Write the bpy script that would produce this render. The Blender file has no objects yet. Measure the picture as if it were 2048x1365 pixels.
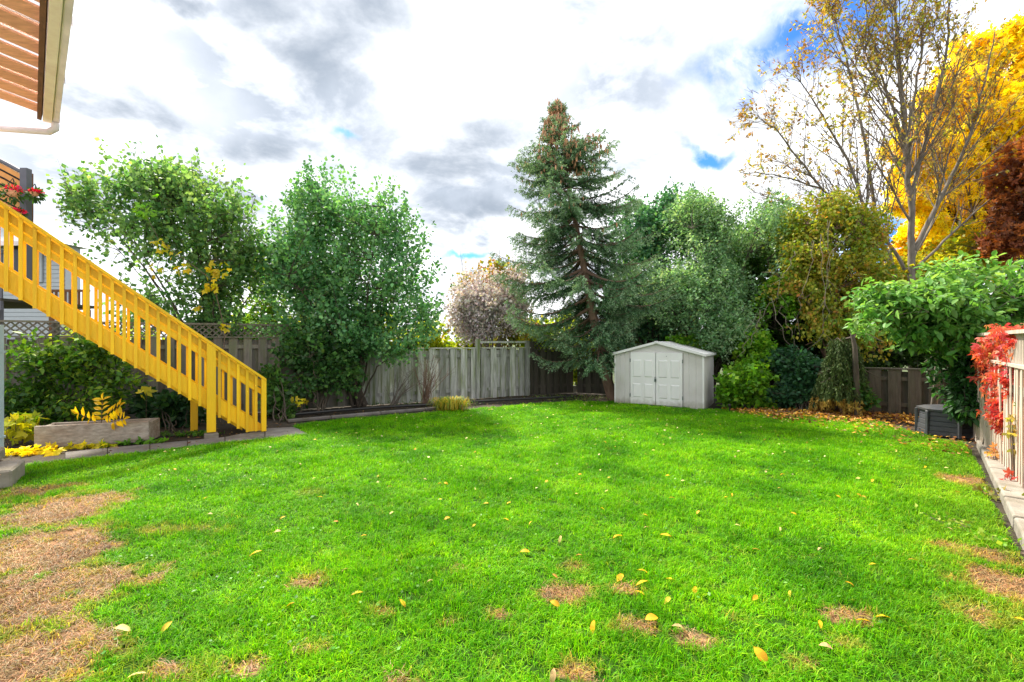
import bpy, math, random
import numpy as np
from mathutils import Vector, Matrix, Quaternion
random.seed(7); rng = np.random.default_rng(7)
sc = bpy.context.scene
C = sc.collection
F = 910.0; CH = 1.65; CY = 682.5; CX = 1024.0
# ------------------------------------------------------------------ camera, sky, sun, exposure
cam = bpy.data.objects.new('camera', bpy.data.cameras.new('camera')); C.objects.link(cam)
cam.location = (0, 0, CH); cam.rotation_euler = (math.radians(90), 0, 0)
cam.data.sensor_width = 36; cam.data.lens = 16.0; cam.data.clip_end = 2000; cam.data.clip_start = .05
sc.camera = cam
SUN_EL = math.radians(52); SUN_DIR = Vector((-.62, .78, 0)).normalized()
sun = bpy.data.objects.new('sun', bpy.data.lights.new('sun', 'SUN')); C.objects.link(sun)
sun.data.energy = 4.9; sun.data.angle = math.radians(6); sun.data.color = (1, .93, .80)
sv = Vector((SUN_DIR.x*math.cos(SUN_EL), SUN_DIR.y*math.cos(SUN_EL), math.sin(SUN_EL)))
sun.rotation_euler = sv.to_track_quat('Z', 'Y').to_euler(); sun.location = (-20, 20, 30)
sc.view_settings.view_transform = 'Standard'; sc.view_settings.look = 'None'
sc.view_settings.exposure = 1.12; sc.view_settings.gamma = 1
sc.cycles.max_bounces = 8; sc.cycles.transparent_max_bounces = 8

def lk(nt, a, b): nt.links.new(a, b)
def node(nt, t, **k):
    n = nt.nodes.new(t)
    for a, b in k.items():
        if a == 'op': n.operation = b
        else: setattr(n, a, b)
    return n
def math_n(nt, op, a, b=None, c=None, clamp=False):
    n = nt.nodes.new('ShaderNodeMath'); n.operation = op; n.use_clamp = clamp
    for i, v in enumerate((a, b, c)):
        if v is None: continue
        if isinstance(v, (int, float)): n.inputs[i].default_value = v
        else: nt.links.new(v, n.inputs[i])
    return n.outputs[0]
def mixc(nt, f, a, b, mode='MIX'):
    n = nt.nodes.new('ShaderNodeMix'); n.data_type = 'RGBA'; n.blend_type = mode
    for i, v in ((0, f), (6, a), (7, b)):
        if isinstance(v, (int, float)): n.inputs[i].default_value = v
        elif isinstance(v, (tuple, list)): n.inputs[i].default_value = tuple(v)+(1,) if len(v) == 3 else v
        else: nt.links.new(v, n.inputs[i])
    return n.outputs[2]
def ramp(nt, f, pts):
    n = nt.nodes.new('ShaderNodeValToRGB'); e = n.color_ramp.elements
    while len(e) < len(pts): e.new(.5)
    for q, (p, c) in zip(e, pts):
        q.position = p; q.color = (c, c, c, 1) if isinstance(c, (int, float)) else tuple(c)+(1,)
    nt.links.new(f, n.inputs[0]); return n.outputs[0]

world = bpy.data.worlds.new('World'); sc.world = world; world.use_nodes = True
nt = world.node_tree; nt.nodes.clear()
wo = node(nt, 'ShaderNodeOutputWorld'); bg = node(nt, 'ShaderNodeBackground'); bg.inputs[1].default_value = .1
sky = node(nt, 'ShaderNodeTexSky', sky_type='NISHITA'); sky.sun_disc = False
sky.sun_elevation = SUN_EL; sky.sun_rotation = math.atan2(SUN_DIR.x, SUN_DIR.y)
tc = node(nt, 'ShaderNodeTexCoord')
def wnoise(vec, s, d=5, r=.55, off=(0, 0, 0), dist=0):
    m = node(nt, 'ShaderNodeMapping'); m.inputs[1].default_value = off; lk(nt, vec, m.inputs[0])
    n = node(nt, 'ShaderNodeTexNoise'); lk(nt, m.outputs[0], n.inputs['Vector'])
    n.inputs['Scale'].default_value = s; n.inputs['Detail'].default_value = d; n.inputs['Roughness'].default_value = r
    n.inputs['Distortion'].default_value = dist
    return n
# cloud layer on a plane overhead
sep = node(nt, 'ShaderNodeSeparateXYZ'); lk(nt, tc.outputs['Generated'], sep.inputs[0])
den = math_n(nt, 'ADD', math_n(nt, 'MAXIMUM', sep.outputs[2], 0), .22)
cmb = node(nt, 'ShaderNodeCombineXYZ')
lk(nt, math_n(nt, 'DIVIDE', sep.outputs[0], den), cmb.inputs[0]); lk(nt, math_n(nt, 'DIVIDE', sep.outputs[1], den), cmb.inputs[1])
nA = wnoise(cmb.outputs[0], 1.3, 6, .55, (3.1, 1.7, 0), .3); nB = wnoise(cmb.outputs[0], 3.3, 6, .6, (7.2, 4.4, 2), .2)
# warped directions for the individual clouds and openings
wn = wnoise(tc.outputs['Generated'], 7, 6, .55)
vm = node(nt, 'ShaderNodeVectorMath', operation='MULTIPLY_ADD'); lk(nt, wn.outputs['Color'], vm.inputs[0])
vm.inputs[1].default_value = (.17, .17, .17); vm.inputs[2].default_value = (-.085, -.085, -.085)
va = node(nt, 'ShaderNodeVectorMath', operation='ADD'); lk(nt, vm.outputs[0], va.inputs[0]); lk(nt, tc.outputs['Generated'], va.inputs[1])
def blob(px, py, rx, ry, soft=.35):
    d = Vector(((px-CX)/F, 1, (CY-py)/F)); L = d.length; d.normalize()
    rt = Vector((d.y, -d.x, 0)).normalized(); up = rt.cross(d)
    def dot(v):
        n = node(nt, 'ShaderNodeVectorMath', operation='DOT_PRODUCT'); lk(nt, va.outputs[0], n.inputs[0]); n.inputs[1].default_value = v; return n.outputs['Value']
    a = math_n(nt, 'DIVIDE', dot(rt), rx/F/L); b = math_n(nt, 'DIVIDE', dot(up), ry/F/L)
    r = math_n(nt, 'SQRT', math_n(nt, 'ADD', math_n(nt, 'MULTIPLY', a, a), math_n(nt, 'MULTIPLY', b, b)))
    front = math_n(nt, 'GREATER_THAN', dot(d), 0)
    m = node(nt, 'ShaderNodeMapRange', interpolation_type='SMOOTHSTEP'); lk(nt, r, m.inputs[0]); soft = min(.95, soft*1.25)
    m.inputs[1].default_value = 1+soft; m.inputs[2].default_value = 1-soft; m.inputs[3].default_value = 0; m.inputs[4].default_value = 1
    return math_n(nt, 'MULTIPLY', m.outputs[0], front)
def total(l):
    s = l[0]
    for x in l[1:]: s = math_n(nt, 'MAXIMUM', s, x)
    return s
dark = total([blob(595, 70, 125, 90, .7), blob(915, 305, 120, 58, .6), blob(235, 220, 90, 50, .9), blob(540, 288, 70, 36, .8),
              blob(950, 425, 90, 22, .8), blob(340, 10, 70, 22, .8), blob(730, 30, 60, 35, .8)])
blue = total([blob(1600, 70, 130, 55, .7), blob(1500, 115, 85, 45, .8), blob(1710, 25, 110, 90, .7), blob(1640, 120, 75, 50, .8), blob(1520, 155, 50, 28, .8), blob(1410, 308, 42, 13, .6),
              blob(690, 262, 22, 8, .7), blob(925, 516, 40, 7, .7), blob(1760, 500, 60, 50, .7), blob(1580, 520, 40, 30, .8)])
mid = total([blob(240, 300, 330, 150, .9), blob(60, 130, 160, 80, .9), blob(560, 170, 240, 170, .9), blob(900, 360, 240, 120, .9), blob(1240, 180, 150, 90, .9), blob(1210, 30, 220, 60, .9), blob(1300, 330, 120, 40, .9), blob(960, 480, 120, 30, .9)])
soft = ramp(nt, nA.outputs[0], [(.36, 0), (.62, 1)])
shade = math_n(nt, 'MULTIPLY', math_n(nt, 'MULTIPLY', soft, ramp(nt, nB.outputs[0], [(.3, .35), (.65, 1)])), .9)
cl = mixc(nt, shade, (9.5, 9.6, 9.8), (3.0, 3.35, 3.85))
cl = mixc(nt, math_n(nt, 'MULTIPLY', mid, ramp(nt, nB.outputs[0], [(.38, .05), (.58, .92)])), cl, (2.8, 3.2, 3.8))
cl = mixc(nt, math_n(nt, 'MULTIPLY', dark, ramp(nt, nB.outputs[0], [(.3, .45), (.6, 1)])), cl, (2.1, 2.45, 2.95))
skc = mixc(nt, 1.0, sky.outputs[0], (.30, .70, 1.30), 'MULTIPLY')
wisp = ramp(nt, wnoise(tc.outputs['Generated'], 9, 7, .65, (1, 2, 3), .5).outputs[0], [(.48, 0), (.66, 1)])
blue = math_n(nt, 'MULTIPLY', blue, math_n(nt, 'SUBTRACT', 1.0, math_n(nt, 'MULTIPLY', wisp, .8)))
fin = mixc(nt, blue, cl, skc)
lk(nt, fin, bg.inputs[0]); lk(nt, bg.outputs[0], wo.inputs[0])

# ------------------------------------------------------------------ helpers
def P(px, py, Z): return np.array([(px-CX)/F*Z, Z, CH+(CY-py)/F*Z])
def G(px, py, z=0.0):
    Z = F*(CH-z)/(py-CY); return np.array([(px-CX)/F*Z, Z, z])
def tag(o, label=None, cat=None, group=None, kind=None):
    if label: o['label'] = label
    if cat: o['category'] = cat
    if group: o['group'] = group
    if kind: o['kind'] = kind
    return o
def thing(name, label, cat, loc=(0, 0, 0), rz=0, group=None):
    o = bpy.data.objects.new(name, None); C.objects.link(o); o.location = tuple(loc); o.rotation_euler = (0, 0, rz)
    o.empty_display_size = .1
    return tag(o, label, cat, group)
def npmesh(name, V, faces, sizes, mat, col=None, smooth=False):
    me = bpy.data.meshes.new(name); V = np.asarray(V, np.float32)
    me.vertices.add(len(V)); me.vertices.foreach_set('co', V.ravel())
    sizes = np.asarray(sizes, np.int32); fl = np.asarray(faces, np.int32).ravel()
    me.loops.add(len(fl)); me.loops.foreach_set('vertex_index', fl)
    me.polygons.add(len(sizes)); st = np.zeros(len(sizes), np.int32); st[1:] = np.cumsum(sizes)[:-1]
    me.polygons.foreach_set('loop_start', st)
    if smooth: me.polygons.foreach_set('use_smooth', np.ones(len(sizes), bool))
    me.update(calc_edges=True)
    if col is not None:
        a = me.attributes.new('col', 'FLOAT_COLOR', 'FACE')
        cc = np.ones((len(sizes), 4), np.float32); cc[:, :3] = col; a.data.foreach_set('color', cc.ravel())
    me.materials.append(mat); return me
class MB:
    def __init__(s): s.v = []; s.f = []; s.sm = []
    def add(s, vs, fs, smooth=False):
        o = len(s.v); s.v += [tuple(map(float, v)) for v in vs]; s.f += [[o+i for i in f] for f in fs]; s.sm += [smooth]*len(fs); return s
    def hexa(s, p):   # 8 points, bottom 4 then top 4
        return s.add(p, [(3, 2, 1, 0), (4, 5, 6, 7), (0, 1, 5, 4), (1, 2, 6, 5), (2, 3, 7, 6), (3, 0, 4, 7)])
    def box(s, c, d, ux=(1, 0, 0), uz=(0, 0, 1)):
        ux = Vector(ux).normalized(); uz = Vector(uz).normalized(); uy = uz.cross(ux).normalized(); uz = ux.cross(uy)
        c = Vector(c); x, y, z = ux*d[0]/2, uy*d[1]/2, uz*d[2]/2
        return s.hexa([c-x-y-z, c+x-y-z, c+x+y-z, c-x+y-z, c-x-y+z, c+x-y+z, c+x+y+z, c-x+y+z])
    def tube(s, pts, rad, n=6, smooth=True, cap=True):
        pts = [Vector(p) for p in pts]; rings = []; prev = None
        if isinstance(rad, (int, float)): rad = [rad]*len(pts)
        for i, p in enumerate(pts):
            t = (pts[min(i+1, len(pts)-1)]-pts[max(i-1, 0)]).normalized()
            if prev is None: a = t.orthogonal().normalized()
            else:
                a = (prev-t*prev.dot(t)); a = a.normalized() if a.length > 1e-6 else t.orthogonal().normalized()
            prev = a; b = t.cross(a)
            rings += [p+(a*math.cos(2*math.pi*k/n)+b*math.sin(2*math.pi*k/n))*rad[i] for k in range(n)]
        fs = [(i*n+k, i*n+(k+1) % n, (i+1)*n+(k+1) % n, (i+1)*n+k) for i in range(len(pts)-1) for k in range(n)]
        s.add(rings, fs, smooth)
        if cap: s.add(rings[-n:], [tuple(range(n))]); s.add(rings[:n], [tuple(reversed(range(n)))])
        return s
    def mesh(s, name, mat, bevel=0):
        me = bpy.data.meshes.new(name); me.from_pydata(s.v, [], s.f); me.materials.append(mat)
        me.polygons.foreach_set('use_smooth', s.sm); me.update(); return me
    def build(s, name, mat, parent=None, bevel=0, **k):
        o = bpy.data.objects.new(name, s.mesh(name, mat)); C.objects.link(o)
        if bevel:
            m = o.modifiers.new('b', 'BEVEL'); m.width = bevel; m.segments = 1; m.limit_method = 'ANGLE'
        if parent is not None:
            o.parent = parent
        return tag(o, **k)
def put(name, me, parent=None, loc=None, rot=None, **k):
    o = bpy.data.objects.new(name, me); C.objects.link(o)
    if parent is not None: o.parent = parent
    if loc is not None: o.location = tuple(loc)
    if rot is not None: o.rotation_euler = rot
    return tag(o, **k)
def rel(parent, pts):     # world points -> local of an unrotated empty
    return [Vector(p)-parent.location for p in pts]

# ------------------------------------------------------------------ materials
MATS = {}
def basic(name, col, rough=.6, var=.15, scale=8, bump=.0, bscale=60, metal=0, spec=.4, stretch=(1, 1, 1), rnd=.0, dirt=None, dirtamt=.5):
    m = bpy.data.materials.new(name); m.use_nodes = True; nt = m.node_tree; b = nt.nodes['Principled BSDF']
    t = node(nt, 'ShaderNodeTexCoord'); mp = node(nt, 'ShaderNodeMapping'); mp.inputs[3].default_value = stretch; lk(nt, t.outputs['Object'], mp.inputs[0])
    oi = node(nt, 'ShaderNodeObjectInfo')
    ad = node(nt, 'ShaderNodeVectorMath', operation='ADD'); sc3 = node(nt, 'ShaderNodeVectorMath', operation='SCALE')
    cb = node(nt, 'ShaderNodeCombineXYZ'); lk(nt, oi.outputs['Random'], cb.inputs[0]); lk(nt, oi.outputs['Random'], cb.inputs[2])
    lk(nt, cb.outputs[0], sc3.inputs[0]); sc3.inputs['Scale'].default_value = 37
    lk(nt, mp.outputs[0], ad.inputs[0]); lk(nt, sc3.outputs[0], ad.inputs[1]); vec = ad.outputs[0]
    n1 = node(nt, 'ShaderNodeTexNoise'); lk(nt, vec, n1.inputs['Vector']); n1.inputs['Scale'].default_value = scale; n1.inputs['Detail'].default_value = 6
    n1.inputs['Roughness'].default_value = .65
    f = ramp(nt, n1.outputs[0], [(.3, 0), (.7, 1)])
    a = tuple(c*(1-var) for c in col); z = tuple(min(1, c*(1+var)) for c in col)
    o = mixc(nt, f, a, z)
    if dirt:
        n2 = node(nt, 'ShaderNodeTexNoise'); lk(nt, vec, n2.inputs['Vector']); n2.inputs['Scale'].default_value = scale*.35; n2.inputs['Detail'].default_value = 5
        o = mixc(nt, math_n(nt, 'MULTIPLY', ramp(nt, n2.outputs[0], [(.45, 0), (.7, 1)]), dirtamt), o, dirt)
    if rnd:
        k = math_n(nt, 'ADD', math_n(nt, 'MULTIPLY', oi.outputs['Random'], 2*rnd), 1-rnd)
        kk = node(nt, 'ShaderNodeCombineXYZ'); [lk(nt, k, kk.inputs[i]) for i in range(3)]
        o = mixc(nt, 1.0, o, kk.outputs[0], 'MULTIPLY')
    lk(nt, o, b.inputs['Base Color']); b.inputs['Roughness'].default_value = rough; b.inputs['Metallic'].default_value = metal
    b.inputs['Specular IOR Level'].default_value = spec
    if bump:
        n3 = node(nt, 'ShaderNodeTexNoise'); lk(nt, vec, n3.inputs['Vector']); n3.inputs['Scale'].default_value = bscale; n3.inputs['Detail'].default_value = 5
        bp = node(nt, 'ShaderNodeBump'); bp.inputs['Strength'].default_value = bump; bp.inputs['Distance'].default_value = .01
        lk(nt, n3.outputs[0], bp.inputs['Height']); lk(nt, bp.outputs[0], b.inputs['Normal'])
    MATS[name] = m; return m
def leafmat(name, trans=.4, rough=.5, gloss=.35):
    m = bpy.data.materials.new(name); m.use_nodes = True; nt = m.node_tree; b = nt.nodes['Principled BSDF']; out = nt.nodes['Material Output']
    at = node(nt, 'ShaderNodeAttribute', attribute_name='col')
    lk(nt, at.outputs['Color'], b.inputs['Base Color']); b.inputs['Roughness'].default_value = rough; b.inputs['Specular IOR Level'].default_value = gloss
    tr = node(nt, 'ShaderNodeBsdfTranslucent'); tcx = mixc(nt, 1.0, at.outputs['Color'], (1.6, 1.55, .75), 'MULTIPLY'); lk(nt, tcx, tr.inputs[0])
    mx = node(nt, 'ShaderNodeMixShader'); mx.inputs[0].default_value = trans
    lk(nt, b.outputs[0], mx.inputs[1]); lk(nt, tr.outputs[0], mx.inputs[2]); lk(nt, mx.outputs[0], out.inputs[0]); return m
LEAF = leafmat('leaf'); LEAFT = leafmat('leaf_thin', .5); NEED = leafmat('needles', .15, .65, .2); DRYL = leafmat('fallen_leaf', .25, .6, .3)
BARK = basic('bark', (.075, .06, .045), .9, .4, 14, .6, 60, stretch=(1, 1, .3))
BARKG = basic('bark_grey', (.17, .145, .12), .9, .35, 14, .5, 60, stretch=(1, 1, .3))
BARKR = basic('bark_red', (.16, .10, .07), .9, .35, 14, .5, 60, stretch=(1, 1, .3))
TWIG = basic('twig', (.13, .09, .065), .85, .3, 10)
TWIGP = basic('twig_pale', (.22, .18, .14), .85, .2, 10)
YEL = basic('yellow_paint', (.86, .51, .004), .5, .12, 5, .5, 40, stretch=(1, 1, .2), rnd=.09, dirt=(.55, .30, .015), dirtamt=.4)
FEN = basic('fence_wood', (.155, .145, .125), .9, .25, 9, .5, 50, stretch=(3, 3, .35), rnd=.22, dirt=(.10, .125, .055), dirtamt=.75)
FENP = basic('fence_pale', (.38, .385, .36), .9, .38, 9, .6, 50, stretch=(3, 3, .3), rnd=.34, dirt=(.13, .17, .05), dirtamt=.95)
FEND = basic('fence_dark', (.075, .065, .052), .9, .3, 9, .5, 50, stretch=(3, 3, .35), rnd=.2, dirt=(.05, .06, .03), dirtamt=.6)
FENW = basic('fence_white', (.52, .44, .37), .85, .2, 9, .3, 50, stretch=(3, 3, .35), rnd=.1, dirt=(.28, .20, .14), dirtamt=.6)
LOG = basic('weathered_plank', (.36, .31, .26), .9, .35, 5, .8, 30, stretch=(.5, 6, 6), dirt=(.17, .10, .06), dirtamt=.5)
CONC = basic('concrete', (.27, .245, .21), .92, .2, 8, .5, 60, dirt=(.13, .11, .07), dirtamt=.6)
STONE = basic('flagstone', (.16, .145, .135), .9, .4, 5, .5, 50, rnd=.15, dirt=(.09, .08, .05), dirtamt=.6)
BLK = basic('black_plastic', (.02, .02, .02), .5, .2)
BIN = basic('bin_plastic', (.048, .052, .062), .55, .25, 10, .15, 60, dirt=(.10, .09, .07), dirtamt=.3)
SHED = basic('shed_metal', (.54, .52, .515), .55, .05, 3, .05, 40, rnd=.0, dirt=(.33, .31, .27), dirtamt=.5)
SHEDW = basic('shed_white', (.69, .685, .69), .5, .03, 3, .0, 40, dirt=(.46, .45, .43), dirtamt=.4)
METAL = basic('dull_metal', (.10, .13, .12), .5, .2, metal=.4)
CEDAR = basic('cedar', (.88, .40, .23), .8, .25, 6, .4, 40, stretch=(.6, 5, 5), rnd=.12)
CEDARD = basic('cedar_dark', (.16, .07, .035), .85, .3, 6, .4, 40)
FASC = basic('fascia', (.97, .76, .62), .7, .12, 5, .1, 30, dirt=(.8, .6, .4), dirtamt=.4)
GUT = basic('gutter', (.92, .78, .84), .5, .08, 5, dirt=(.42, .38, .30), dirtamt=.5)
PIPEB = basic('pipe_pale', (.36, .48, .54), .5, .08)
GREYP = basic('grey_paint', (.11, .11, .14), .6, .12, 5)
ORG = basic('orange_screen', (.62, .27, .07), .6, .12, 5, rnd=.08)
SIDING = basic('white_siding', (.42, .45, .49), .6, .06, 4)
DKGL = basic('dark_glass', (.03, .035, .045), .15, .1)
ROOFM = basic('shingle', (.17, .17, .18), .9, .3, 30, .4)
SOIL = basic('soil', (.035, .026, .018), .95, .5, 22, 1.0, 30, dirt=(.07, .055, .03), dirtamt=.5)
def splash(m):
    nt = m.node_tree; b = nt.nodes['Principled BSDF']; src = b.inputs['Base Color'].links[0].from_socket
    t = node(nt, 'ShaderNodeTexCoord'); sp = node(nt, 'ShaderNodeSeparateXYZ'); lk(nt, t.outputs['Object'], sp.inputs[0]); n = node(nt, 'ShaderNodeTexNoise'); lk(nt, t.outputs['Object'], n.inputs['Vector']); n.inputs['Scale'].default_value = 9; n.inputs['Detail'].default_value = 7
    h = math_n(nt, 'SUBTRACT', sp.outputs[2], math_n(nt, 'MULTIPLY', n.outputs[0], .34)); lk(nt, mixc(nt, ramp(nt, math_n(nt, 'ADD', h, .2), [(.02, .75), (.22, 0)]), src, (.17, .16, .09)), b.inputs['Base Color'])
splash(SHED); splash(SHEDW)
CONE = basic('cone_brown', (.52, .28, .16), .8, .25, 10)
panel_m = bpy.data.materials.new('clear_roofing'); panel_m.use_nodes = True
_b = panel_m.node_tree.nodes['Principled BSDF']; _b.inputs['Base Color'].default_value = (.9, .92, .94, 1); _b.inputs['Transmission Weight'].default_value = .85; _b.inputs['Roughness'].default_value = .25; _b.inputs['IOR'].default_value = 1.1

# ------------------------------------------------------------------ lawn shape and dryness
def inpoly(x, y, poly):
    r = np.zeros(x.shape, bool); n = len(poly)
    for i in range(n):
        x1, y1 = poly[i]; x2, y2 = poly[(i+1) % n]
        c = ((y1 > y) != (y2 > y)) & (x < (x2-x1)*(y-y1)/(y2-y1+1e-12)+x1); r ^= c
    return r
def sn(x, y, s, seed=0, z=None):
    q = np.random.default_rng(seed); o = np.zeros(np.shape(x)); w = 0
    for k in range(9):
        a = q.uniform(0, 6.28); f = s*q.uniform(.6, 2.2); ph = q.uniform(0, 6.28); amp = 1/f**.5
        t = x*math.cos(a)*f+y*math.sin(a)*f
        if z is not None: t = t+z*f*q.uniform(-1, 1)
        o += amp*np.sin(t+ph+1.3*np.sin(t*.37+ph*2)); w += amp*.5
    return o/w/1.6
LAWN_PX = [(150, 921), (300, 905), (450, 887), (618, 869), (585, 853), (620, 846), (760, 834), (900, 823), (1030, 812), (1140, 803), (1232, 806), (1300, 811), (1407, 819),
           (1520, 824), (1640, 832), (1760, 846), (1850, 872), (1925, 889), (1950, 925), (1985, 1010), (2020, 1085), (2060, 1160)]
LAWN = [tuple(G(*p)[:2]) for p in LAWN_PX] + [(3.4, 2.6), (2.9, .8), (-6.5, .8), (-6.9, 4.3), tuple(G(-40, 985)[:2]), tuple(G(55, 930)[:2])]
SPOTS = [(60, 1025, 120, 40, 1.), (70, 1110, 150, 55, 1.), (40, 1200, 190, 75, 1.1), (110, 1300, 220, 80, 1.1), (320, 1350, 120, 36, .75), (210, 1150, 110, 35, .75), (20, 1330, 120, 60, 1.1), (340, 1062, 80, 14, .5), (280, 1165, 80, 18, .75),
         (620, 1166, 40, 16, .8), (1120, 1190, 62, 26, 1.), (1000, 1232, 55, 18, .7), (1270, 1262, 60, 22, .95), (1390, 1285, 55, 22, .9), (920, 1140, 36, 10, .6), (1155, 1135, 36, 14, .7), (1250, 1182, 40, 12, .8), (900, 1250, 40, 18, .5),
         (1150, 1345, 70, 30, .9), (820, 1362, 70, 22, .9), (1700, 1238, 55, 16, .95), (1935, 962, 48, 14, 1.), (1985, 1110, 70, 30, .75), (2030, 1180, 80, 50, .9), (1880, 1090, 45, 12, .55), (770, 1225, 30, 15, .6), (480, 1345, 60, 25, .7),
         (1700, 1290, 30, 12, .3), (1460, 1240, 30, 12, .3), (640, 1300, 50, 14, .45), (1950, 1230, 90, 40, .5), (610, 985, 40, 10, .2), (60, 985, 90, 20, .8), (1600, 1330, 40, 18, .35)]
_S = []
for a, b, c, d, e in SPOTS:
    g = G(a, b); k_ = .84 if a < 420 else .72; _S.append((g[0], g[1], k_*c*g[1]/F, k_*max(.06, d*g[1]**2/(F*CH)), e))
def dryness(x, y):
    w = sn(x, y, 4, 3)*.55+sn(x, y, 14, 4)*.5+sn(x, y, 45, 5)*.35
    o = np.zeros(x.shape)
    for cx, cy, rx, ry, e in _S:
        ang = .0
        r = np.sqrt(((x-cx)/rx)**2+((y-cy)/ry)**2)
        o = np.maximum(o, e*np.clip(1.35-r+w*1.3, 0, 1))
    return np.clip(o, 0, 1)
def grid_mesh(name, x0, x1, y0, y1, st, mat, z=0, poly=None):
    xs = np.arange(x0, x1+st/2, st); ys = np.arange(y0, y1+st/2, st); X, Y = np.meshgrid(xs, ys)
    ny, nx = X.shape; i = np.arange((ny-1)*(nx-1)); r = i//(nx-1); c = i % (nx-1); a = r*nx+c
    fc = np.stack([a, a+1, a+nx+1, a+nx], 1)
    cx = X.ravel()[a]+st/2; cy = Y.ravel()[a]+st/2
    if poly: k = inpoly(cx, cy, poly); fc = fc[k]
    used = np.unique(fc); mp = np.full(nx*ny, -1); mp[used] = np.arange(len(used)); fc = mp[fc]
    x = X.ravel()[used]; y = Y.ravel()[used]
    V = np.stack([x, y, z+.012*sn(x, y, 3, 9)+.004*sn(x, y, 20, 10)], 1)
    me = npmesh(name, V, fc, np.full(len(fc), 4), mat, smooth=True); return me, x, y
lm = bpy.data.materials.new('lawn_ground'); lm.use_nodes = True; nt = lm.node_tree; b = nt.nodes['Principled BSDF']; b.inputs['Roughness'].default_value = .95; b.inputs['Specular IOR Level'].default_value = .1
at = node(nt, 'ShaderNodeAttribute', attribute_name='dry'); g = node(nt, 'ShaderNodeNewGeometry')
n1 = node(nt, 'ShaderNodeTexNoise'); lk(nt, g.outputs['Position'], n1.inputs['Vector']); n1.inputs['Scale'].default_value = 35; n1.inputs['Detail'].default_value = 8; n1.inputs['Roughness'].default_value = .7
n2 = node(nt, 'ShaderNodeTexNoise'); lk(nt, g.outputs['Position'], n2.inputs['Vector']); n2.inputs['Scale'].default_value = 4; n2.inputs['Detail'].default_value = 6
gr = mixc(nt, n1.outputs[0], (.015, .045, .006), (.05, .12, .01))
dr = mixc(nt, ramp(nt, n1.outputs[0], [(.35, 0), (.65, 1)]), (.16, .085, .045), (.46, .27, .135))
dr = mixc(nt, ramp(nt, n2.outputs[0], [(.5, 0), (.72, .8)]), dr, (.10, .06, .04))
lk(nt, mixc(nt, ramp(nt, at.outputs['Fac'], [(.25, 0), (.6, 1)]), gr, dr), b.inputs['Base Color'])
bp = node(nt, 'ShaderNodeBump'); bp.inputs['Strength'].default_value = 1; bp.inputs['Distance'].default_value = .02; lk(nt, n1.outputs[0], bp.inputs['Height']); lk(nt, bp.outputs[0], b.inputs['Normal'])
me, lx, ly = grid_mesh('lawn', -10, 10, .8, 14, .05, lm, .0, LAWN)
a = me.attributes.new('dry', 'FLOAT', 'POINT'); a.data.foreach_set('value', dryness(lx, ly).astype(np.float32))
put('lawn', me, kind='structure')
bounce_slab = MB(); pv = [(-13, -5), (5, -5), (5, .45), (-1.6, .45), (-7.4, 5.4), (-13, 5.4)]; bounce_slab.add([(x, y, z_) for z_ in (-.05, .03) for x, y in pv], [(6, 7, 8, 9, 10, 11)]+[(i, (i+1) % 6, (i+1) % 6+6, i+6) for i in range(6)])  # unseen concrete slab added to bounce neutral light up under the pergola
bounce_slab.build('bounce_slab', basic('bounce_concrete', (.46, .43, .40), .9, .12, 3, .3), kind='structure')
MB().add([(-400, -60, -.06), (400, -60, -.06), (400, 600, -.06), (-400, 600, -.06)], [(0, 1, 2, 3)]).build('ground', basic('far_ground', (.05, .07, .02), .95, .4, .5), kind='structure')
bed = MB(); bx = np.linspace(-14, 13, 90); by = np.linspace(.3, 17, 60); vs = []
for yy in by:
    for xx in bx: vs.append((xx, yy, -.025+.01*math.sin(xx*5.1+yy*3.3)*math.sin(yy*4.7)))
bed.add(vs, [(j*90+i, j*90+i+1, (j+1)*90+i+1, (j+1)*90+i) for j in range(59) for i in range(89)], True)
bed.build('soil', SOIL, kind='structure')

# ------------------------------------------------------------------ scatter with geometry nodes (grass)
def grass_mat(name, cols, dead, trans):
    m = bpy.data.materials.new(name); m.use_nodes = True; nt = m.node_tree; b = nt.nodes['Principled BSDF']; out = nt.nodes['Material Output']
    at = node(nt, 'ShaderNodeAttribute', attribute_name='val', attribute_type='INSTANCER'); ad = node(nt, 'ShaderNodeAttribute', attribute_name='dry', attribute_type='INSTANCER')
    bl = node(nt, 'ShaderNodeAttribute', attribute_name='col')
    g = node(nt, 'ShaderNodeNewGeometry'); n = node(nt, 'ShaderNodeTexNoise'); lk(nt, g.outputs['Position'], n.inputs['Vector']); n.inputs['Scale'].default_value = 1.1; n.inputs['Detail'].default_value = 5
    f = math_n(nt, 'ADD', math_n(nt, 'MULTIPLY', at.outputs['Fac'], .45), math_n(nt, 'MULTIPLY', ramp(nt, n.outputs[0], [(.3, 0), (.7, 1)]), .55))
    c = ramp(nt, f, cols); c = mixc(nt, ad.outputs['Fac'], c, dead); c = mixc(nt, 1.0, c, bl.outputs['Color'], 'MULTIPLY')
    lk(nt, c, b.inputs['Base Color']); b.inputs['Roughness'].default_value = .5; b.inputs['Specular IOR Level'].default_value = .14
    tr = node(nt, 'ShaderNodeBsdfTranslucent'); lk(nt, mixc(nt, 1.0, c, (1.5, 1.5, .8), 'MULTIPLY'), tr.inputs[0]); mx = node(nt, 'ShaderNodeMixShader'); mx.inputs[0].default_value = trans
    lk(nt, b.outputs[0], mx.inputs[1]); lk(nt, tr.outputs[0], mx.inputs[2]); lk(nt, mx.outputs[0], out.inputs[0]); return m
GRM = grass_mat('grass_blades', [(.0, (.02, .135, .002)), (.4, (.085, .32, .002)), (.75, (.18, .49, .003)), (1, (.32, .58, .01))], (.42, .34, .08), .4)
THM = grass_mat('dry_thatch', [(.0, (.055, .034, .02)), (.5, (.27, .185, .09)), (1, (.50, .39, .20))], (.5, .3, .15), .2)
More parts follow.
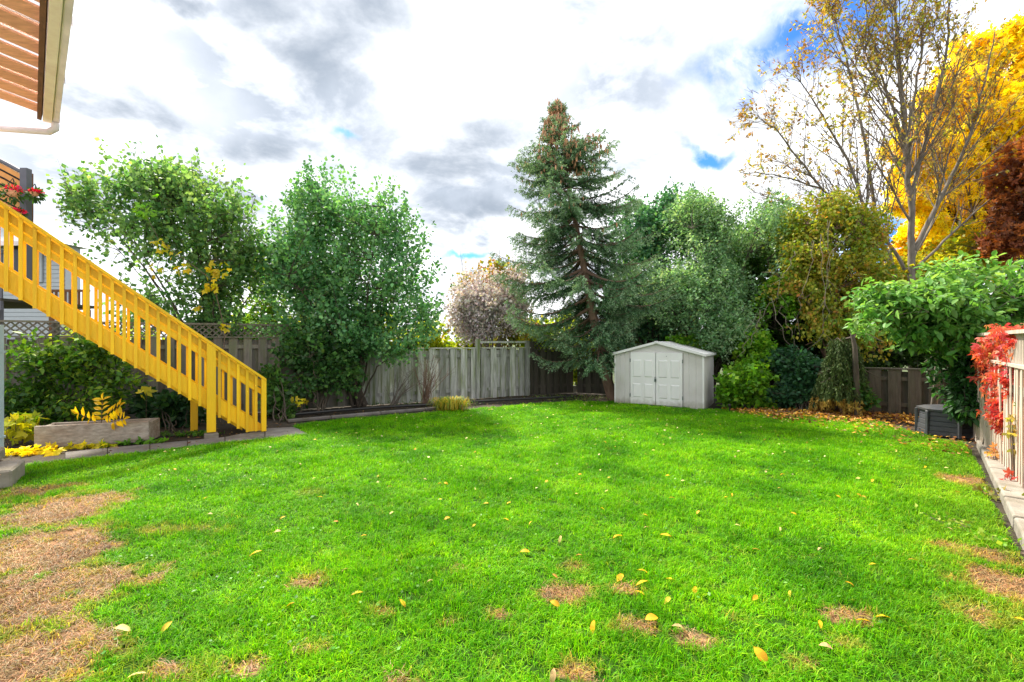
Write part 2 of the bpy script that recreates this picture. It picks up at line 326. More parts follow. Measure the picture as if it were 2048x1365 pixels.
def tuft(i, mat, nb, rad, h, w, lean, flat=False):
    V = []; Fc = []; S = []; col = []
    for k in range(nb):
        a = random.uniform(0, 6.28); r = rad*random.random()**.5; x, y = r*math.cos(a), r*math.sin(a)
        d = random.uniform(0, 6.28); dx, dy = math.cos(d), math.sin(d); L = h*random.uniform(.5, 1.1); ln = lean*random.uniform(.2, 1.2)
        px_, py_ = -dy*w/2, dx*w/2; z1 = L*.55; o = len(V); z0 = -.005
        if flat:
            z0 = random.uniform(0, .008); p1 = (x+dx*L*.5, y+dy*L*.5, z0+random.uniform(.002, .014)); p2 = (x+dx*L+random.uniform(-.01, .01), y+dy*L+random.uniform(-.01, .01), z0+random.uniform(0, .012))
        else:
            p1 = (x+dx*ln*L*.35, y+dy*ln*L*.35, z1); p2 = (x+dx*ln*L, y+dy*ln*L, L*(1-.25*ln))
        V += [(x-px_, y-py_, z0), (x+px_, y+py_, z0), (p1[0]+px_*.8, p1[1]+py_*.8, p1[2]), (p1[0]-px_*.8, p1[1]-py_*.8, p1[2]), p2]
        Fc += [o, o+1, o+2, o+3, o+3, o+2, o+4]; S += [4, 3]; s = random.uniform(.45, 1.5); t = random.uniform(.75, 1.5); col += [(s*t, s, s)]*2
    return npmesh('tuft', V, Fc, S, mat, col)
def coll(name, meshes):
    c = bpy.data.collections.new(name)
    for m in meshes: c.objects.link(bpy.data.objects.new(name+'_source', m))
    return c
def scatter(name, pts, rot, scl, idx, attrs, cl_, **k):
    me = bpy.data.meshes.new(name); me.vertices.add(len(pts)); me.vertices.foreach_set('co', np.asarray(pts, np.float32).ravel())
    A = me.attributes.new('rot', 'FLOAT_VECTOR', 'POINT'); A.data.foreach_set('vector', np.asarray(rot, np.float32).ravel())
    A = me.attributes.new('scl', 'FLOAT_VECTOR', 'POINT'); A.data.foreach_set('vector', np.asarray(scl, np.float32).ravel())
    A = me.attributes.new('idx', 'INT', 'POINT'); A.data.foreach_set('value', np.asarray(idx, np.int32))
    for n_, v in attrs.items():
        A = me.attributes.new(n_, 'FLOAT', 'POINT'); A.data.foreach_set('value', np.asarray(v, np.float32))
    o = put(name, me, **k)
    ng = bpy.data.node_groups.new(name, 'GeometryNodeTree')
    ng.interface.new_socket('Geometry', in_out='INPUT', socket_type='NodeSocketGeometry'); ng.interface.new_socket('Geometry', in_out='OUTPUT', socket_type='NodeSocketGeometry')
    gi = ng.nodes.new('NodeGroupInput'); go = ng.nodes.new('NodeGroupOutput'); ip = ng.nodes.new('GeometryNodeInstanceOnPoints')
    ci = ng.nodes.new('GeometryNodeCollectionInfo'); ci.inputs['Collection'].default_value = cl_; ci.inputs['Separate Children'].default_value = True; ci.inputs['Reset Children'].default_value = True
    ip.inputs['Pick Instance'].default_value = True
    def na(n_, t):
        q = ng.nodes.new('GeometryNodeInputNamedAttribute'); q.data_type = t; q.inputs['Name'].default_value = n_; return q.outputs['Attribute']
    L = ng.links.new; L(gi.outputs[0], ip.inputs['Points']); L(ci.outputs[0], ip.inputs['Instance']); L(na('idx', 'INT'), ip.inputs['Instance Index'])
    e2r = ng.nodes.new('FunctionNodeEulerToRotation'); L(na('rot', 'FLOAT_VECTOR'), e2r.inputs[0]); L(e2r.outputs[0], ip.inputs['Rotation']); L(na('scl', 'FLOAT_VECTOR'), ip.inputs['Scale'])
    L(ip.outputs[0], go.inputs[0]); md = o.modifiers.new('scatter', 'NODES'); md.node_group = ng; return o
# points
px_, py_ = [], []
for y0, y1, dens in ((1.2, 3.4, 900), (3.4, 5.2, 780), (5.2, 7.5, 600), (7.5, 10, 420), (10, 14, 300)):
    wd = 1.35*y1; n = int(2*wd*(y1-y0)*dens); px_.append(rng.uniform(-wd, wd, n)); py_.append(rng.uniform(y0, y1, n))
gx = np.concatenate(px_); gy = np.concatenate(py_); k = inpoly(gx, gy, LAWN) ; gx, gy = gx[k], gy[k]
dz = dryness(gx, gy)
dead = rng.random(len(gx)) < np.clip((dz-.2)*1.35, 0, .86)
x, y, d = gx[~dead], gy[~dead], dz[~dead]; n = len(x)
hh = np.clip(.8+.35*sn(x, y, 4, 21)+.4*sn(x, y, 13, 22)+rng.normal(0, .15, n), .35, 1.6)*(1-.5*d)*np.where(rng.random(n) < .03, 1.5, 1)
far = np.clip(1+(y-4)*.07, 1, 1.7)
val = np.clip(.52+.12*sn(x, y, 2.2, 24)+.24*sn(x, y, 11, 23)+rng.normal(0, .2, n), 0, 1)
# yellower strip near the right edge and mottled tufts
dd = np.clip(d*1.5+.25*(rng.random(n) < .04)+np.clip((x-.8*y+.2)/2.0, 0, 1)*.3*(.5+.5*sn(x, y, 7, 31)), 0, .85)
scatter('grass', np.stack([x, y, np.zeros(n)], 1), np.stack([rng.normal(0, .12, n), rng.normal(0, .12, n), rng.uniform(0, 6.28, n)], 1), np.stack([far, far, hh*np.clip(far, 1, 1.15)], 1),
        rng.integers(0, 6, n), {'val': val, 'dry': dd}, coll('grass_tuft', [tuft(i, GRM, 15, .042, .056, .0048, 1.25) for i in range(6)]), kind='stuff', label='mown bright green lawn grass covering the yard', cat='grass')
dead &= rng.random(len(gx)) < np.clip(.85+.45*sn(gx, gy, 9, 61), .25, 1)
x, y = gx[dead], gy[dead]; n = len(x)
scatter('dry_grass', np.stack([x, y, np.full(n, .004)], 1), np.stack([rng.normal(0, .1, n), rng.normal(0, .1, n), rng.uniform(0, 6.28, n)], 1), np.stack([np.full(n, 1.1)]*2+[rng.uniform(.7, 1.6, n)], 1),
        rng.integers(0, 5, n), {'val': np.clip(.5+.3*sn(x, y, 6, 41)+rng.normal(0, .15, n), 0, 1), 'dry': np.zeros(n)}, coll('thatch_tuft', [tuft(i, THM, 12, .055, .06, .0036, 1, True) for i in range(5)]),
        kind='stuff', label='tan dead grass and thatch in the bare patches of the lawn', cat='grass')

# ------------------------------------------------------------------ foliage
def unit(a): return a/np.maximum(np.linalg.norm(a, axis=-1, keepdims=True), 1e-9)
def pick(pal, t, jit=.18):
    pal = np.array(pal, float); m = len(pal)-1; t = np.clip(t, 0, .9999)*m; i = t.astype(int); f = (t-i)[:, None]
    c = pal[i]*(1-f)+pal[np.minimum(i+1, m)]*f
    return np.clip(c*(1+rng.normal(0, jit, (len(t), 1)))*(1+rng.normal(0, .06, c.shape)), .002, 1)
def leaves(name, Cn, D, N, L, W, col, mat, shape='rhomb'):
    n = len(Cn); D = unit(D); S = unit(np.cross(D, N)); N = np.cross(S, D); L = np.asarray(L)[:, None]; W = np.asarray(W)[:, None]
    if shape == 'rhomb':
        V = np.stack([Cn, Cn+D*L*.42+S*W/2+N*L*.08, Cn+D*L, Cn+D*L*.42-S*W/2+N*L*.08], 1); f = np.array([0, 1, 2, 0, 2, 3]); sz = [3, 3]
    elif shape == 'oval':
        V = np.stack([Cn, Cn+D*L*.28+S*W*.44+N*L*.06, Cn+D*L*.62+S*W*.42+N*L*.05, Cn+D*L-N*L*.08, Cn+D*L*.62-S*W*.42+N*L*.05, Cn+D*L*.28-S*W*.44+N*L*.06], 1)
        f = np.array([0, 1, 2, 3, 0, 3, 4, 5]); sz = [4, 4]
    else:   # lobed leaf
        vs = []; 
        for a, k in ((-.95, .8), (0, 1), (.95, .8)):
            d = D*math.cos(a)+S*math.sin(a); s = -D*math.sin(a)+S*math.cos(a)
            vs += [Cn, Cn+d*L*.5*k+s*W*.22+N*L*.05, Cn+d*L*k-N*L*.05, Cn+d*L*.5*k-s*W*.22]
        V = np.stack(vs, 1); f = np.array([0, 1, 2, 3, 4, 5, 6, 7, 8, 9, 10, 11]); sz = [4, 4, 4]
    m = V.shape[1]; Fc = (f[None, :]+(np.arange(n)*m)[:, None])
    return npmesh(name, V.reshape(-1, 3), Fc, np.tile(sz, n), mat, np.repeat(col, len(sz), 0))
def lobes_w(lobes):   # (px, py, Z, rx px, ry px, depth m)
    o = []
    for l in lobes:
        px, py, Z, rx, ry, dz = l[:6]; p = P(px, py, Z); o.append((p[0], p[1], p[2], rx*Z/F, dz, ry*Z/F))
    return np.array(o)
def sample_lobes(L, n, bias=.36, rough=.28, seed=1):
    w = (L[:, 3]*L[:, 5]+L[:, 3]*L[:, 4])**.9; i = rng.choice(len(L), n, p=w/w.sum()); d = unit(rng.normal(size=(n, 3)))
    r = rng.random(n)**bias*(1+rough*sn(d[:, 0]*3+L[i, 0]*3, d[:, 2]*3+L[i, 2], 2, seed, d[:, 1]*3))
    return L[i, :3]+d*L[i, 3:6]*r[:, None], d, i
def foliage(E, Dir, tl, lpt, L, W, pal, mat, shape='rhomb', droop=.3, spread=.05, seed=5, ns=1.2, flat=.6):
    n = len(E); Dir = unit(Dir); k = np.repeat(np.arange(n), lpt); m = len(k); t = rng.random(m)
    pos = E[k]-Dir[k]*(tl[k]*(1-t))[:, None]; rad = unit(rng.normal(size=(m, 3)))
    pos = pos+rad*spread*rng.random((m, 1))
    D = rad*1.0+Dir[k]*.6; D[:, 2] -= droop*2
    N = rng.normal(size=(m, 3))*(1-flat)+np.array([0, 0, 1.])*flat
    s = rng.choice([.6, .85, 1., 1.15, 1.4], m)*rng.uniform(.9, 1.1, m); tone = .5+.28*sn(pos[:, 0], pos[:, 1], ns, seed, pos[:, 2]*1.3)+rng.normal(0, .16, m)+.12*rng.normal(size=n)[k]
    return leaves('crown', pos, D, N, L*s, W*s, pick(pal, tone), mat, shape)
def curve(a, b, c, n=7, wob=.03):
    a, b, c = map(np.asarray, (a, b, c)); t = np.linspace(0, 1, n)[:, None]; p = (1-t)**2*a+2*t*(1-t)*b+t*t*c
    p[1:-1] += rng.normal(0, wob, (n-2, 3)); return p
def tree(name, label, cat, base, hub, lobes, n_tw, lpt, tl, L, W, pal, limbs=9, r0=.05, bark=None, mat=None, shape='rhomb', droop=.25, spread=.05, group=None, up=.5, sec=120, bias=.36, flat=.5, seed=5, ns=1.2, rough=.28, trunk_r=None, jitd=.5):
    bark = bark or BARK; mat = mat or LEAF; root = thing(name, label, cat, base, group=group); base = np.array(base, float); hub = np.array(hub, float)
    LB = lobes_w(lobes); E, d, li = sample_lobes(LB, int(n_tw*1.5), bias, rough, seed)
    hn = sn(E[:, 0], E[:, 2]*1.1, 2.1, seed+40, E[:, 1])+.35*sn(E[:, 0], E[:, 2], 6, seed+41, E[:, 1])+rng.normal(0, .16, len(E)); kp = np.argsort(-hn)[:n_tw]; E, d, li = E[kp], d[kp], li[kp]
    Dir = unit(E-hub)+np.array([0, 0, up])+rng.normal(0, jitd, E.shape)*.8; tlv = tl*rng.uniform(.5, 1.3, n_tw)
    Dir = unit(Dir); E[:, 2] = np.maximum(E[:, 2], .08)
    mb = MB(); paths = []
    T, _, ti = sample_lobes(LB, limbs, .15, .1, seed+1); T = T*.85+LB[ti, :3]*.15
    if trunk_r:
        tp = curve(base, (base+hub)/2+rng.normal(0, .04, 3), hub, 6, .01); mb.tube(tp, list(np.linspace(trunk_r, trunk_r*.7, 6)), 8); paths.append(tp)
    for q in range(limbs):
        st = hub if trunk_r else base+np.array([rng.normal(0, .08), rng.normal(0, .08), 0])
        md = (st*.4+T[q]*.6)*.5+hub*.5 if not trunk_r else (st+T[q])/2; md = md+np.array([0, 0, .15])
        p = curve(st, md, T[q], 9, .025); paths.append(p); r = r0*rng.uniform(.6, 1.2); mb.tube(p, list(r*np.linspace(1, .18, 9)), 6)
    AP = np.concatenate([p[2:] for p in paths]); ss = rng.choice(n_tw, min(sec, n_tw), replace=False)
    for q in ss:
        s0 = E[q]-Dir[q]*tlv[q]*.9; dist = np.linalg.norm(AP-s0, axis=1)+.6*np.maximum(0, AP[:, 2]-s0[2]+.1); a = AP[dist.argmin()]
        mid = (a+s0)/2+np.array([0, 0, .05]); mb.tube(curve(a, mid, s0, 4, .015), [r0*.28, r0*.22, r0*.16, r0*.12], 4, cap=False)
        mb.tube([s0, E[q]], [r0*.12, .003], 3, cap=False)
    o = mb.build('branches' if not trunk_r else 'trunk', bark, root)
    for v in (o,): v.location = -Vector(base)
    c = put('crown', foliage(E, Dir, tlv, lpt, L, W, pal, mat, shape, droop, spread, seed, ns, flat), root, loc=-base)
    return root

# ------------------------------------------------------------------ fences
def fence(name, label, A, B, H, mat, fw=.17, per=.30, bw=.17, cap=True, posts=2.4, lat=None, side=-1, z0=0, group='garden fences', rail_h=None, lean=.004, postw=.09, hj=.006, thick=.018):
    A = Vector((A[0], A[1], 0)); B = Vector((B[0], B[1], 0)); d = (B-A); L = d.length; d.normalize(); ang = math.atan2(d.y, d.x); nrm = Vector((d.y, -d.x, 0))*1.0   # towards the yard for left-to-right runs
    root = thing(name, label, 'fence', (A.x, A.y, z0), group=None)
    fm = MB().box((0, 0, H/2), (fw, thick, H)).mesh('board', mat); bm_ = MB().box((0, 0, (H-.04)/2), (bw, thick, H-.04)).mesh('board_back', mat)
    n = int(L/per); 
    for i in range(n+1):
        p = d*(i*per+fw/2); q = p+nrm*.035
        if i*per+fw < L: put('board', fm, root, (q.x, q.y, random.uniform(-hj, hj)), (random.gauss(0, lean), random.gauss(0, lean), ang+random.gauss(0, .01)))
        p = d*(i*per+fw/2+per/2)-nrm*.035
        if bw and i*per+per/2+bw < L: put('board', bm_, root, (p.x, p.y, random.uniform(-hj, hj)), (random.gauss(0, lean), random.gauss(0, lean), ang+random.gauss(0, .01)))
    for z in (.25, H-.2):
        m = MB().box((0, 0, 0), (L, .035, .085)); c = d*(L/2); m.build('rail', mat, root, location=None) if False else put('rail', m.mesh('rail', mat), root, (c.x, c.y, z), (0, 0, ang))
    if cap: c = d*(L/2); put('top_cap', MB().box((0, 0, 0), (L, .13, .03)).mesh('top_cap', mat), root, (c.x, c.y, H+.018), (0, 0, ang))
    np_ = max(1, int(L/posts)); hp = (lat or H)+.02
    pm = MB().box((0, 0, hp/2), (postw, postw, hp)).mesh('post', mat)
    for i in range(np_+1):
        p = d*(i*L/np_)-nrm*.12; put('post', pm, root, (p.x, p.y, 0), (0, 0, ang))
    if lat:
        h = lat-H-.04; m = MB(); s = -h
        while s < L:
            for sg in (1, -1):
                x0, x1 = s, s+h; 
                za, zb = (H+.035, H+.035+h) if sg > 0 else (H+.035+h, H+.035)
                a0, b0 = max(0, x0), min(L, x1)
                if b0 > a0:
                    f = lambda x: za+(zb-za)*(x-x0)/h
                    p0 = d*a0+nrm*(.004*sg); p1 = d*b0+nrm*(.004*sg); w = .02
                    dd = Vector((0, 0, w)); t = nrm*.003
                    a3 = Vector((p0.x, p0.y, f(a0))); b3 = Vector((p1.x, p1.y, f(b0)))
                    m.hexa([a3-dd-t, b3-dd-t, b3-dd+t, a3-dd+t, a3+dd-t, b3+dd-t, b3+dd+t, a3+dd+t])
            s += .125
        m.build('lattice', mat, root, kind='stuff'); c = d*(L/2)
        put('lattice_cap', MB().box((0, 0, 0), (L, .06, .04)).mesh('lattice_cap', mat), root, (c.x, c.y, lat), (0, 0, ang))
    return root
FA = np.array([-11.6, 7.7]); FD = np.array([.89, .455]); FD = FD/np.linalg.norm(FD)
def onf(x): return FA+FD*((x-FA[0])/FD[0])
fence('lattice_fence', 'grey board fence with lattice top behind the yellow stairs and shrubs', FA, onf(-4.0), 1.72, FEN, lat=2.03, per=.29)
fence('board_fence', 'weathered pale grey green board fence between the bare shrub and the spruce', onf(-3.95), onf(.55), 1.43, FENP, per=.31, fw=.19)
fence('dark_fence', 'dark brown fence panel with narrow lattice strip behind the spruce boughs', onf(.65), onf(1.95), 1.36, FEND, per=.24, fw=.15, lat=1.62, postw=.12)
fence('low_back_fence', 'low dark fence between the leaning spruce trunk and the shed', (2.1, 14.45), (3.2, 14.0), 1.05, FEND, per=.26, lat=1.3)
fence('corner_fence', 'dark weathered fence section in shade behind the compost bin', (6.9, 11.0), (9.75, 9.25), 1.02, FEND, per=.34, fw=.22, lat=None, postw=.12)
# raised frame left standing on the fence
fr = thing('trellis_frame', 'empty wooden frame standing on top of the pale fence left of the spruce', 'frame', (onf(-1.02)[0], onf(-1.02)[1], 0))
a = Vector((onf(-1.02)[0], onf(-1.02)[1], 0)); b = Vector((onf(.42)[0], onf(.42)[1], 0)); off = Vector((FD[1], -FD[0], 0))*.09
for q, h in ((a, 1.72), (b, 1.66)):
    put('post', MB().box((0, 0, h/2), (.11, .09, h)).mesh('post', FENP), fr, q+off-a, (0, 0, math.atan2(FD[1], FD[0])))
put('crossbar', MB().box((0, 0, 0), ((b-a).length-.11, .05, .06)).mesh('crossbar', FENP), fr, (a+b)/2+off-a+Vector((0, 0, 1.62)), (0, 0, math.atan2(FD[1], FD[0])))

# right fence: pale pickets seen at a slant, upper slatted screen
RA = Vector((3.0, 1.9, 0)); RB = Vector((9.1, 9.2, 0))
rd = (RB-RA); RL = rd.length; rd.normalize(); rang = math.atan2(rd.y, rd.x); rn = Vector((-rd.y, rd.x, 0))
rf = thing('picket_fence', 'sunlit off white picket fence with a slatted upper band at the right edge', 'fence', RA)
pk = [MB().box((0, 0, .68), (w, .012, 1.34)).mesh('picket', FENW) for w in (.066, .074)]; dk = MB().box((0, 0, .62), (.1, .018, 1.2)).mesh('back_slat', CEDARD)
i = 0; s = .0
while s < RL:
    p = rd*s+rn*.03; put('picket', pk[i % 2], rf, p+Vector((0, 0, random.uniform(-.01, .01))), (random.gauss(0, .006), random.gauss(0, .006), rang+random.gauss(0, .02)))
    s += .150; i += 1
for z in (.3, 1.1): put('rail', MB().box((0, 0, 0), (RL, .035, .09)).mesh('rail', FENW), rf, rd*RL/2-rn*.005+Vector((0, 0, z)), (0, 0, rang))
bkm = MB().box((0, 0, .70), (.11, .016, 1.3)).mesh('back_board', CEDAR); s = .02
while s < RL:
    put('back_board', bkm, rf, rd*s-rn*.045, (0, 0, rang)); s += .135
put('top_rail', MB().box((0, 0, 0), (RL, .10, .035)).mesh('top_rail', FENW), rf, rd*RL/2+Vector((0, 0, 1.375)), (0, 0, rang))
us = MB().box((0, 0, 1.565), (.035, .018, .33)).mesh('upper_slat', FENW); s = 0
while s < RL-2.2:
    put('upper_slat', us, rf, rd*s, (0, 0, rang)); s += .075
put('cap_rail', MB().box((0, 0, 0), (RL-2.1, .13, .04)).mesh('cap_rail', FENW), rf, rd*(RL-2.1)/2+Vector((0, 0, 1.75)), (0, 0, rang))
pm = MB().box((0, 0, .88), (.09, .09, 1.76)).mesh('post', FENW)
for k in range(5): put('post', pm, rf, rd*((RL-2.15)*k/4+.05)-rn*.11, (0, 0, rang))

# ------------------------------------------------------------------ edging
def strip(name, label, cat, pts, w, h, mat, seg_gap=.012, z=0, part='block', jit=.01, single=False):
    p0 = Vector((*pts[0], z)); root = thing(name, label, cat, p0)
    for a, b in zip(pts[:-1], pts[1:]):
        a = Vector((*a, z)); b = Vector((*b, z)); d = (b-a); L = d.length; c = (a+b)/2-p0
        m = MB().box((0, 0, 0), (L-seg_gap, w*random.uniform(.93, 1.05), h))
        o = put(part, m.mesh(part, mat), root, c+Vector((0, 0, h/2-.02+random.uniform(-jit, jit))), (random.gauss(0, .02), 0, math.atan2(d.y, d.x)))
        bv = o.modifiers.new('b', 'BEVEL'); bv.width = .018; bv.segments = 2
    return root
e0 = G(2075, 1185)[:2]; e1 = G(1948, 893)[:2]; ee = [e0+(e1-e0)*t for t in (0, .12, .25, .37, .5, .62, .74, .87, 1)]
ee = [e+np.array([.10, -.06]) for e in ee]
strip('block_edging', 'row of worn pale landscape blocks edging the lawn below the picket fence', 'garden edging', [tuple(e) for e in ee], .19, .13, CONC, .02)
bl = [tuple(G(*p)[:2]) for p in ((572, 846), (660, 838), (760, 829), (850, 822), (925, 816))]
bl = [(x-.02, y+.1) for x, y in bl]
strip('bed_edging', 'low concrete kerb along the planting bed under the fence', 'garden edging', bl, .10, .07, STONE, .01)
pl = [tuple(G(*p)[:2]) for p in ((560, 841), (660, 832), (760, 824), (850, 818), (960, 811), (1060, 806), (1150, 801))]
MB().tube([(x, y+.26, .07+.01*math.sin(x*4)) for x, y in pl], .028, 8).build('drain_pipe', BLK, label='black flexible pipe lying along the back of the bed edging', cat='pipe')
ls = [tuple(G(*p)[:2]) for p in ((1500, 823), (1560, 828), (1640, 833), (1722, 838))]
strip('timber_edging', 'low half buried timber in front of the weeping evergreen', 'garden edging', [(x, y+.15) for x, y in ls], .09, .07, BARKG, .01, part='timber')

# flagstone path
path = thing('stone_path', 'strip of grey flagstones between the lawn and the stair foot', 'path', G(400, 895)); path['kind'] = 'structure'; del path['category']
op = [G(*p)[:2] for p in ((130, 925), (215, 914), (300, 905), (375, 895.5), (450, 887), (530, 878), (618, 869))]
ip_ = [G(*p)[:2] for p in ((130, 906), (215, 897), (300, 889), (375, 882), (450, 875), (530, 858), (590, 855))]
pp = Vector(path.location)
for k in range(6):
    q = [op[k], op[k+1], ip_[k+1], ip_[k]]; cc = sum(q)/4; q = [cc+(v-cc)*.982 for v in q]; hz = random.uniform(.004, .012)
    m = MB().hexa([Vector((v[0], v[1], -.02))-pp for v in q]+[Vector((v[0], v[1], hz))-pp for v in q]); o = m.build('flagstone', STONE, path, bevel=.006)

# ------------------------------------------------------------------ yellow staircase
S0 = Vector((-7.05, 6.35, 0)); SD = Vector((.797, .607, 0)).normalized(); SN = Vector((-SD.y, SD.x, 0)); SP = .139
st = thing('staircase', 'bright yellow painted wooden staircase rising to the left above the shrubs', 'staircase', (-4.6, 8.3, 0))
sl = Vector(st.location)
def ST(t, off, n, z=None): 
    v = S0+SD*(SP*t)+SN*n; v.z = (3.547-.1115*t-off) if z is None else z; return v-sl
def sboard(t0, t1, o0, o1, n0, n1, name, mat=YEL, bevel=.004, zmin=.02):
    pts = []
    for o in (o1, o0):
        for t, n in ((t0, n0), (t1, n0), (t1, n1), (t0, n1)):
            v = ST(t, o, n); v.z = max(v.z, zmin+(.01 if o == o0 else 0)); pts.append(v)
    return MB().hexa(pts).build(name, mat, st, bevel=bevel)
T0, T1 = -7, 22.9
def side(n0, sg, full):
    sboard(T0, T1+.25, 0, .052, n0-.08*1, n0+.075, 'handrail')
    sboard(T0, T1, .085, .218, n0+.018*sg, n0+.045*sg, 'rail_board')
    sboard(T0, T1, .243, .345, n0, n0+.036*sg, 'rail_board')
    zr = .88
    # stringer: clipped at the ground
    pts = []
    tb = (3.547-1.15-.03)/.1115
    bt = [(T0, 1.15), (min(tb, T1), 1.15)]
    prof = [ST(T0, 1.15, 0), ST(min(tb, T1), 1.15, 0)]
    if tb < T1: prof.append(ST(T1, 0, 0, .03))
    prof += [ST(T1, zr, 0), ST(T0, zr, 0)]
    k = len(prof); vs = [p+SN*(n0) for p in prof]+[p+SN*(n0+.036*sg) for p in prof]
    MB().add(vs, [tuple(range(k)), tuple(range(2*k-1, k-1, -1))]+[(i, i+k, (i+1) % k+k, (i+1) % k) for i in range(k)]).build('stringer', YEL, st)
    for t in range(int(T0)+1, 23):
        if full and t == 17: continue
        w = .021; b = ST(t, 1.21, 0).z; b = max(b, .03); tp = ST(t, .05, 0).z
        m = MB(); q = []
        for z, dz in ((b, 0), (tp, 0)):
            for a_, c_ in ((-w, -.038*sg), (w, -.038*sg), (w, -.001*sg), (-w, -.001*sg)):
                v = ST(t, 0, n0+c_, z)+SD*a_
                if z == tp: v.z += -a_*.80-.004
                q.append(v)
        m.hexa(q).build('baluster', YEL, st)
    # tall posts
    for t, wd, zb in ((17.15, .065, .10), (22.85, .04, .02)) if full else ((22.85, .04, .02),):
        tp = ST(t, .05, 0).z; q = []
        for z in (zb, tp):
            for a_, c_ in ((-wd, -.085*sg), (wd, -.085*sg), (wd, -.002*sg), (-wd, -.002*sg)):
                v = ST(t, 0, n0+c_, z)+SD*a_
                if z == tp: v.z -= a_*.8+.006
                q.append(v)
        MB().hexa(q).build('post', YEL, st, bevel=.004)
side(0, 1, True); side(.98, -1, False)
z = .17; rise = .178
while z < 4.2:
    t = (3.547-.97-z)/.1115
    c = ST(t-.8, 0, .49, z-.02); MB().box(c, (.245, .90, .038), SD).build('tread', YEL, st, bevel=.004)
    c = ST(t-1.6, 0, .49, z-.10); 
    z += rise
for n_ in (.045, .905): sboard(T0, 20.6, 1.0, 1.21, n_+(.09 if n_ < .5 else -.09), n_+(.125 if n_ < .5 else -.055), 'carriage', zmin=.03)
q = ST(15.7, 0, .9, 0); MB().box(q+Vector((0, 0, .37)), (.11, .09, .74), SD).build('support_post', YEL, st)
q = ST(17.15, 0, -.045, 0); MB().box(q+Vector((0, 0, .03)), (.2, .17, .10), SD).build('concrete_foot', CONC, st, bevel=.01)

# ------------------------------------------------------------------ pergola roof, top left
R0 = P(100, 243, 6.0); R1d = Vector((.726, -.688, 0)); hz = R0[2]
pg = thing('pergola_roof', 'cedar slatted pergola roof with gutter seen from below at the top left', 'pergola', (R0[0], R0[1], 0)); g0 = Vector((R0[0], R0[1], 0))
RI = Vector((-.688, -.726, .16)).normalized(); RU = RI.cross(R1d).normalized()
RU = RU if RU.z > 0 else -RU
O = Vector((0, 0, hz))
def slab(a, b, c0, c1, t0, t1, name, mat, **k):   # a..b along gutter, c0..c1 inward slope, t0..t1 thickness
    q = [O+R1d*x+RI*y+RU*t for t in (t0, t1) for x, y in ((a, c0), (b, c0), (b, c1), (a, c1))]
    return MB().hexa(q).build(name, mat, pg, **k)
for k in range(18):
    s = .03+k*.345
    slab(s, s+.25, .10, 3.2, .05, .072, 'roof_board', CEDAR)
slab(-.0, 6.3, .075, .115, -.03, .049, 'beam', CEDARD); slab(0.25, 6.3, .62, .70, -.10, .049, 'beam', CEDARD); slab(.25, 6.3, 2.4, 2.48, -.10, .049, 'beam', CEDARD)
def hb(a, b, y0, y1, z0, z1, name, mat):     # horizontal outward offset in plan
    out = Vector((.688, .726, 0)); q = [g0*0+R1d*x+out*y+Vector((0, 0, hz+z)) for z in (z0, z1) for x, y in ((a, y0), (b, y0), (b, y1), (a, y1))]
    return MB().hexa(q).build(name, mat, pg, bevel=.004)
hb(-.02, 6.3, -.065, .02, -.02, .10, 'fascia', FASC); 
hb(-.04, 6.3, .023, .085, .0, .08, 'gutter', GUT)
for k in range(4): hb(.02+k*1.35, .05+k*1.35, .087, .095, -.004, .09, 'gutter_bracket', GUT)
m = MB(); nx = 90
vs = []
for i in range(nx):
    for y in (.1, 3.2): vs.append(O+R1d*(-.02+i*.07)+RI*y+RU*(.085+.014*math.sin(i*1.6)))
m.add(vs, [(2*i, 2*i+1, 2*i+3, 2*i+2) for i in range(nx-1)], True).build('clear_panel', panel_m, pg)
ev = Vector((0, 0, hz-.01)); dn = [ev+Vector((-.0, .02, 0)), ev+Vector((0, .02, -.07)), ev+Vector((-.06, .0, -.12)), ev+Vector((-.6, -.05, -.10)), ev+Vector((-2.2, -.2, -.02))]
dn = [d_+Vector((.03, .02, 0)) for d_ in dn]
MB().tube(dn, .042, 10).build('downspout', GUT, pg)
for s in (.3, 3.2, 6.1):
    p = R1d*s+Vector(RI)*2.44; put('post', MB().box((0, 0, (hz+p.z)/2), (.1, .1, hz+p.z-.1)).mesh('post', CEDARD), pg, (p.x, p.y, 0), (0, 0, 0))

# ------------------------------------------------------------------ neighbour deck with curved screen, house
ND = thing('neighbour_deck', 'raised grey deck with a curved orange privacy screen beyond the fence', 'deck', (-11.6, 10.2, 0)); nl = Vector(ND.location)
def wp(px, py, Z): return Vector(P(px, py, Z))-nl
Zd = 10.2; fz = P(0, 600, Zd)[2]
MB().box(Vector((-1.2, .8, fz-.03)), (3.6, 2.4, .06)).build('deck_floor', FEND, ND)
MB().box(Vector((-1.2, -.38, fz-.16)), (3.6, .05, .2)).build('rim_joist', GREYP, ND)
for x in (.42, -1.3, -2.8): MB().box(Vector((x, -.3, fz/2-.06)), (.12, .12, fz-.1)).build('support_post', GREYP, ND)
top = P(52, 338, Zd)[2]
MB().box(wp(52, 0, Zd)*Vector((1, 1, 0))+Vector((0, 0, (fz+top)/2)), (.15, .12, top-fz)).build('screen_post', GREYP, ND)
MB().box(wp(60, 0, Zd+.2)*Vector((1, 1, 0))+Vector((0, 0, (fz+top)/2)), (.06, .1, top-fz-.05)).build('screen_post', CEDARD, ND)
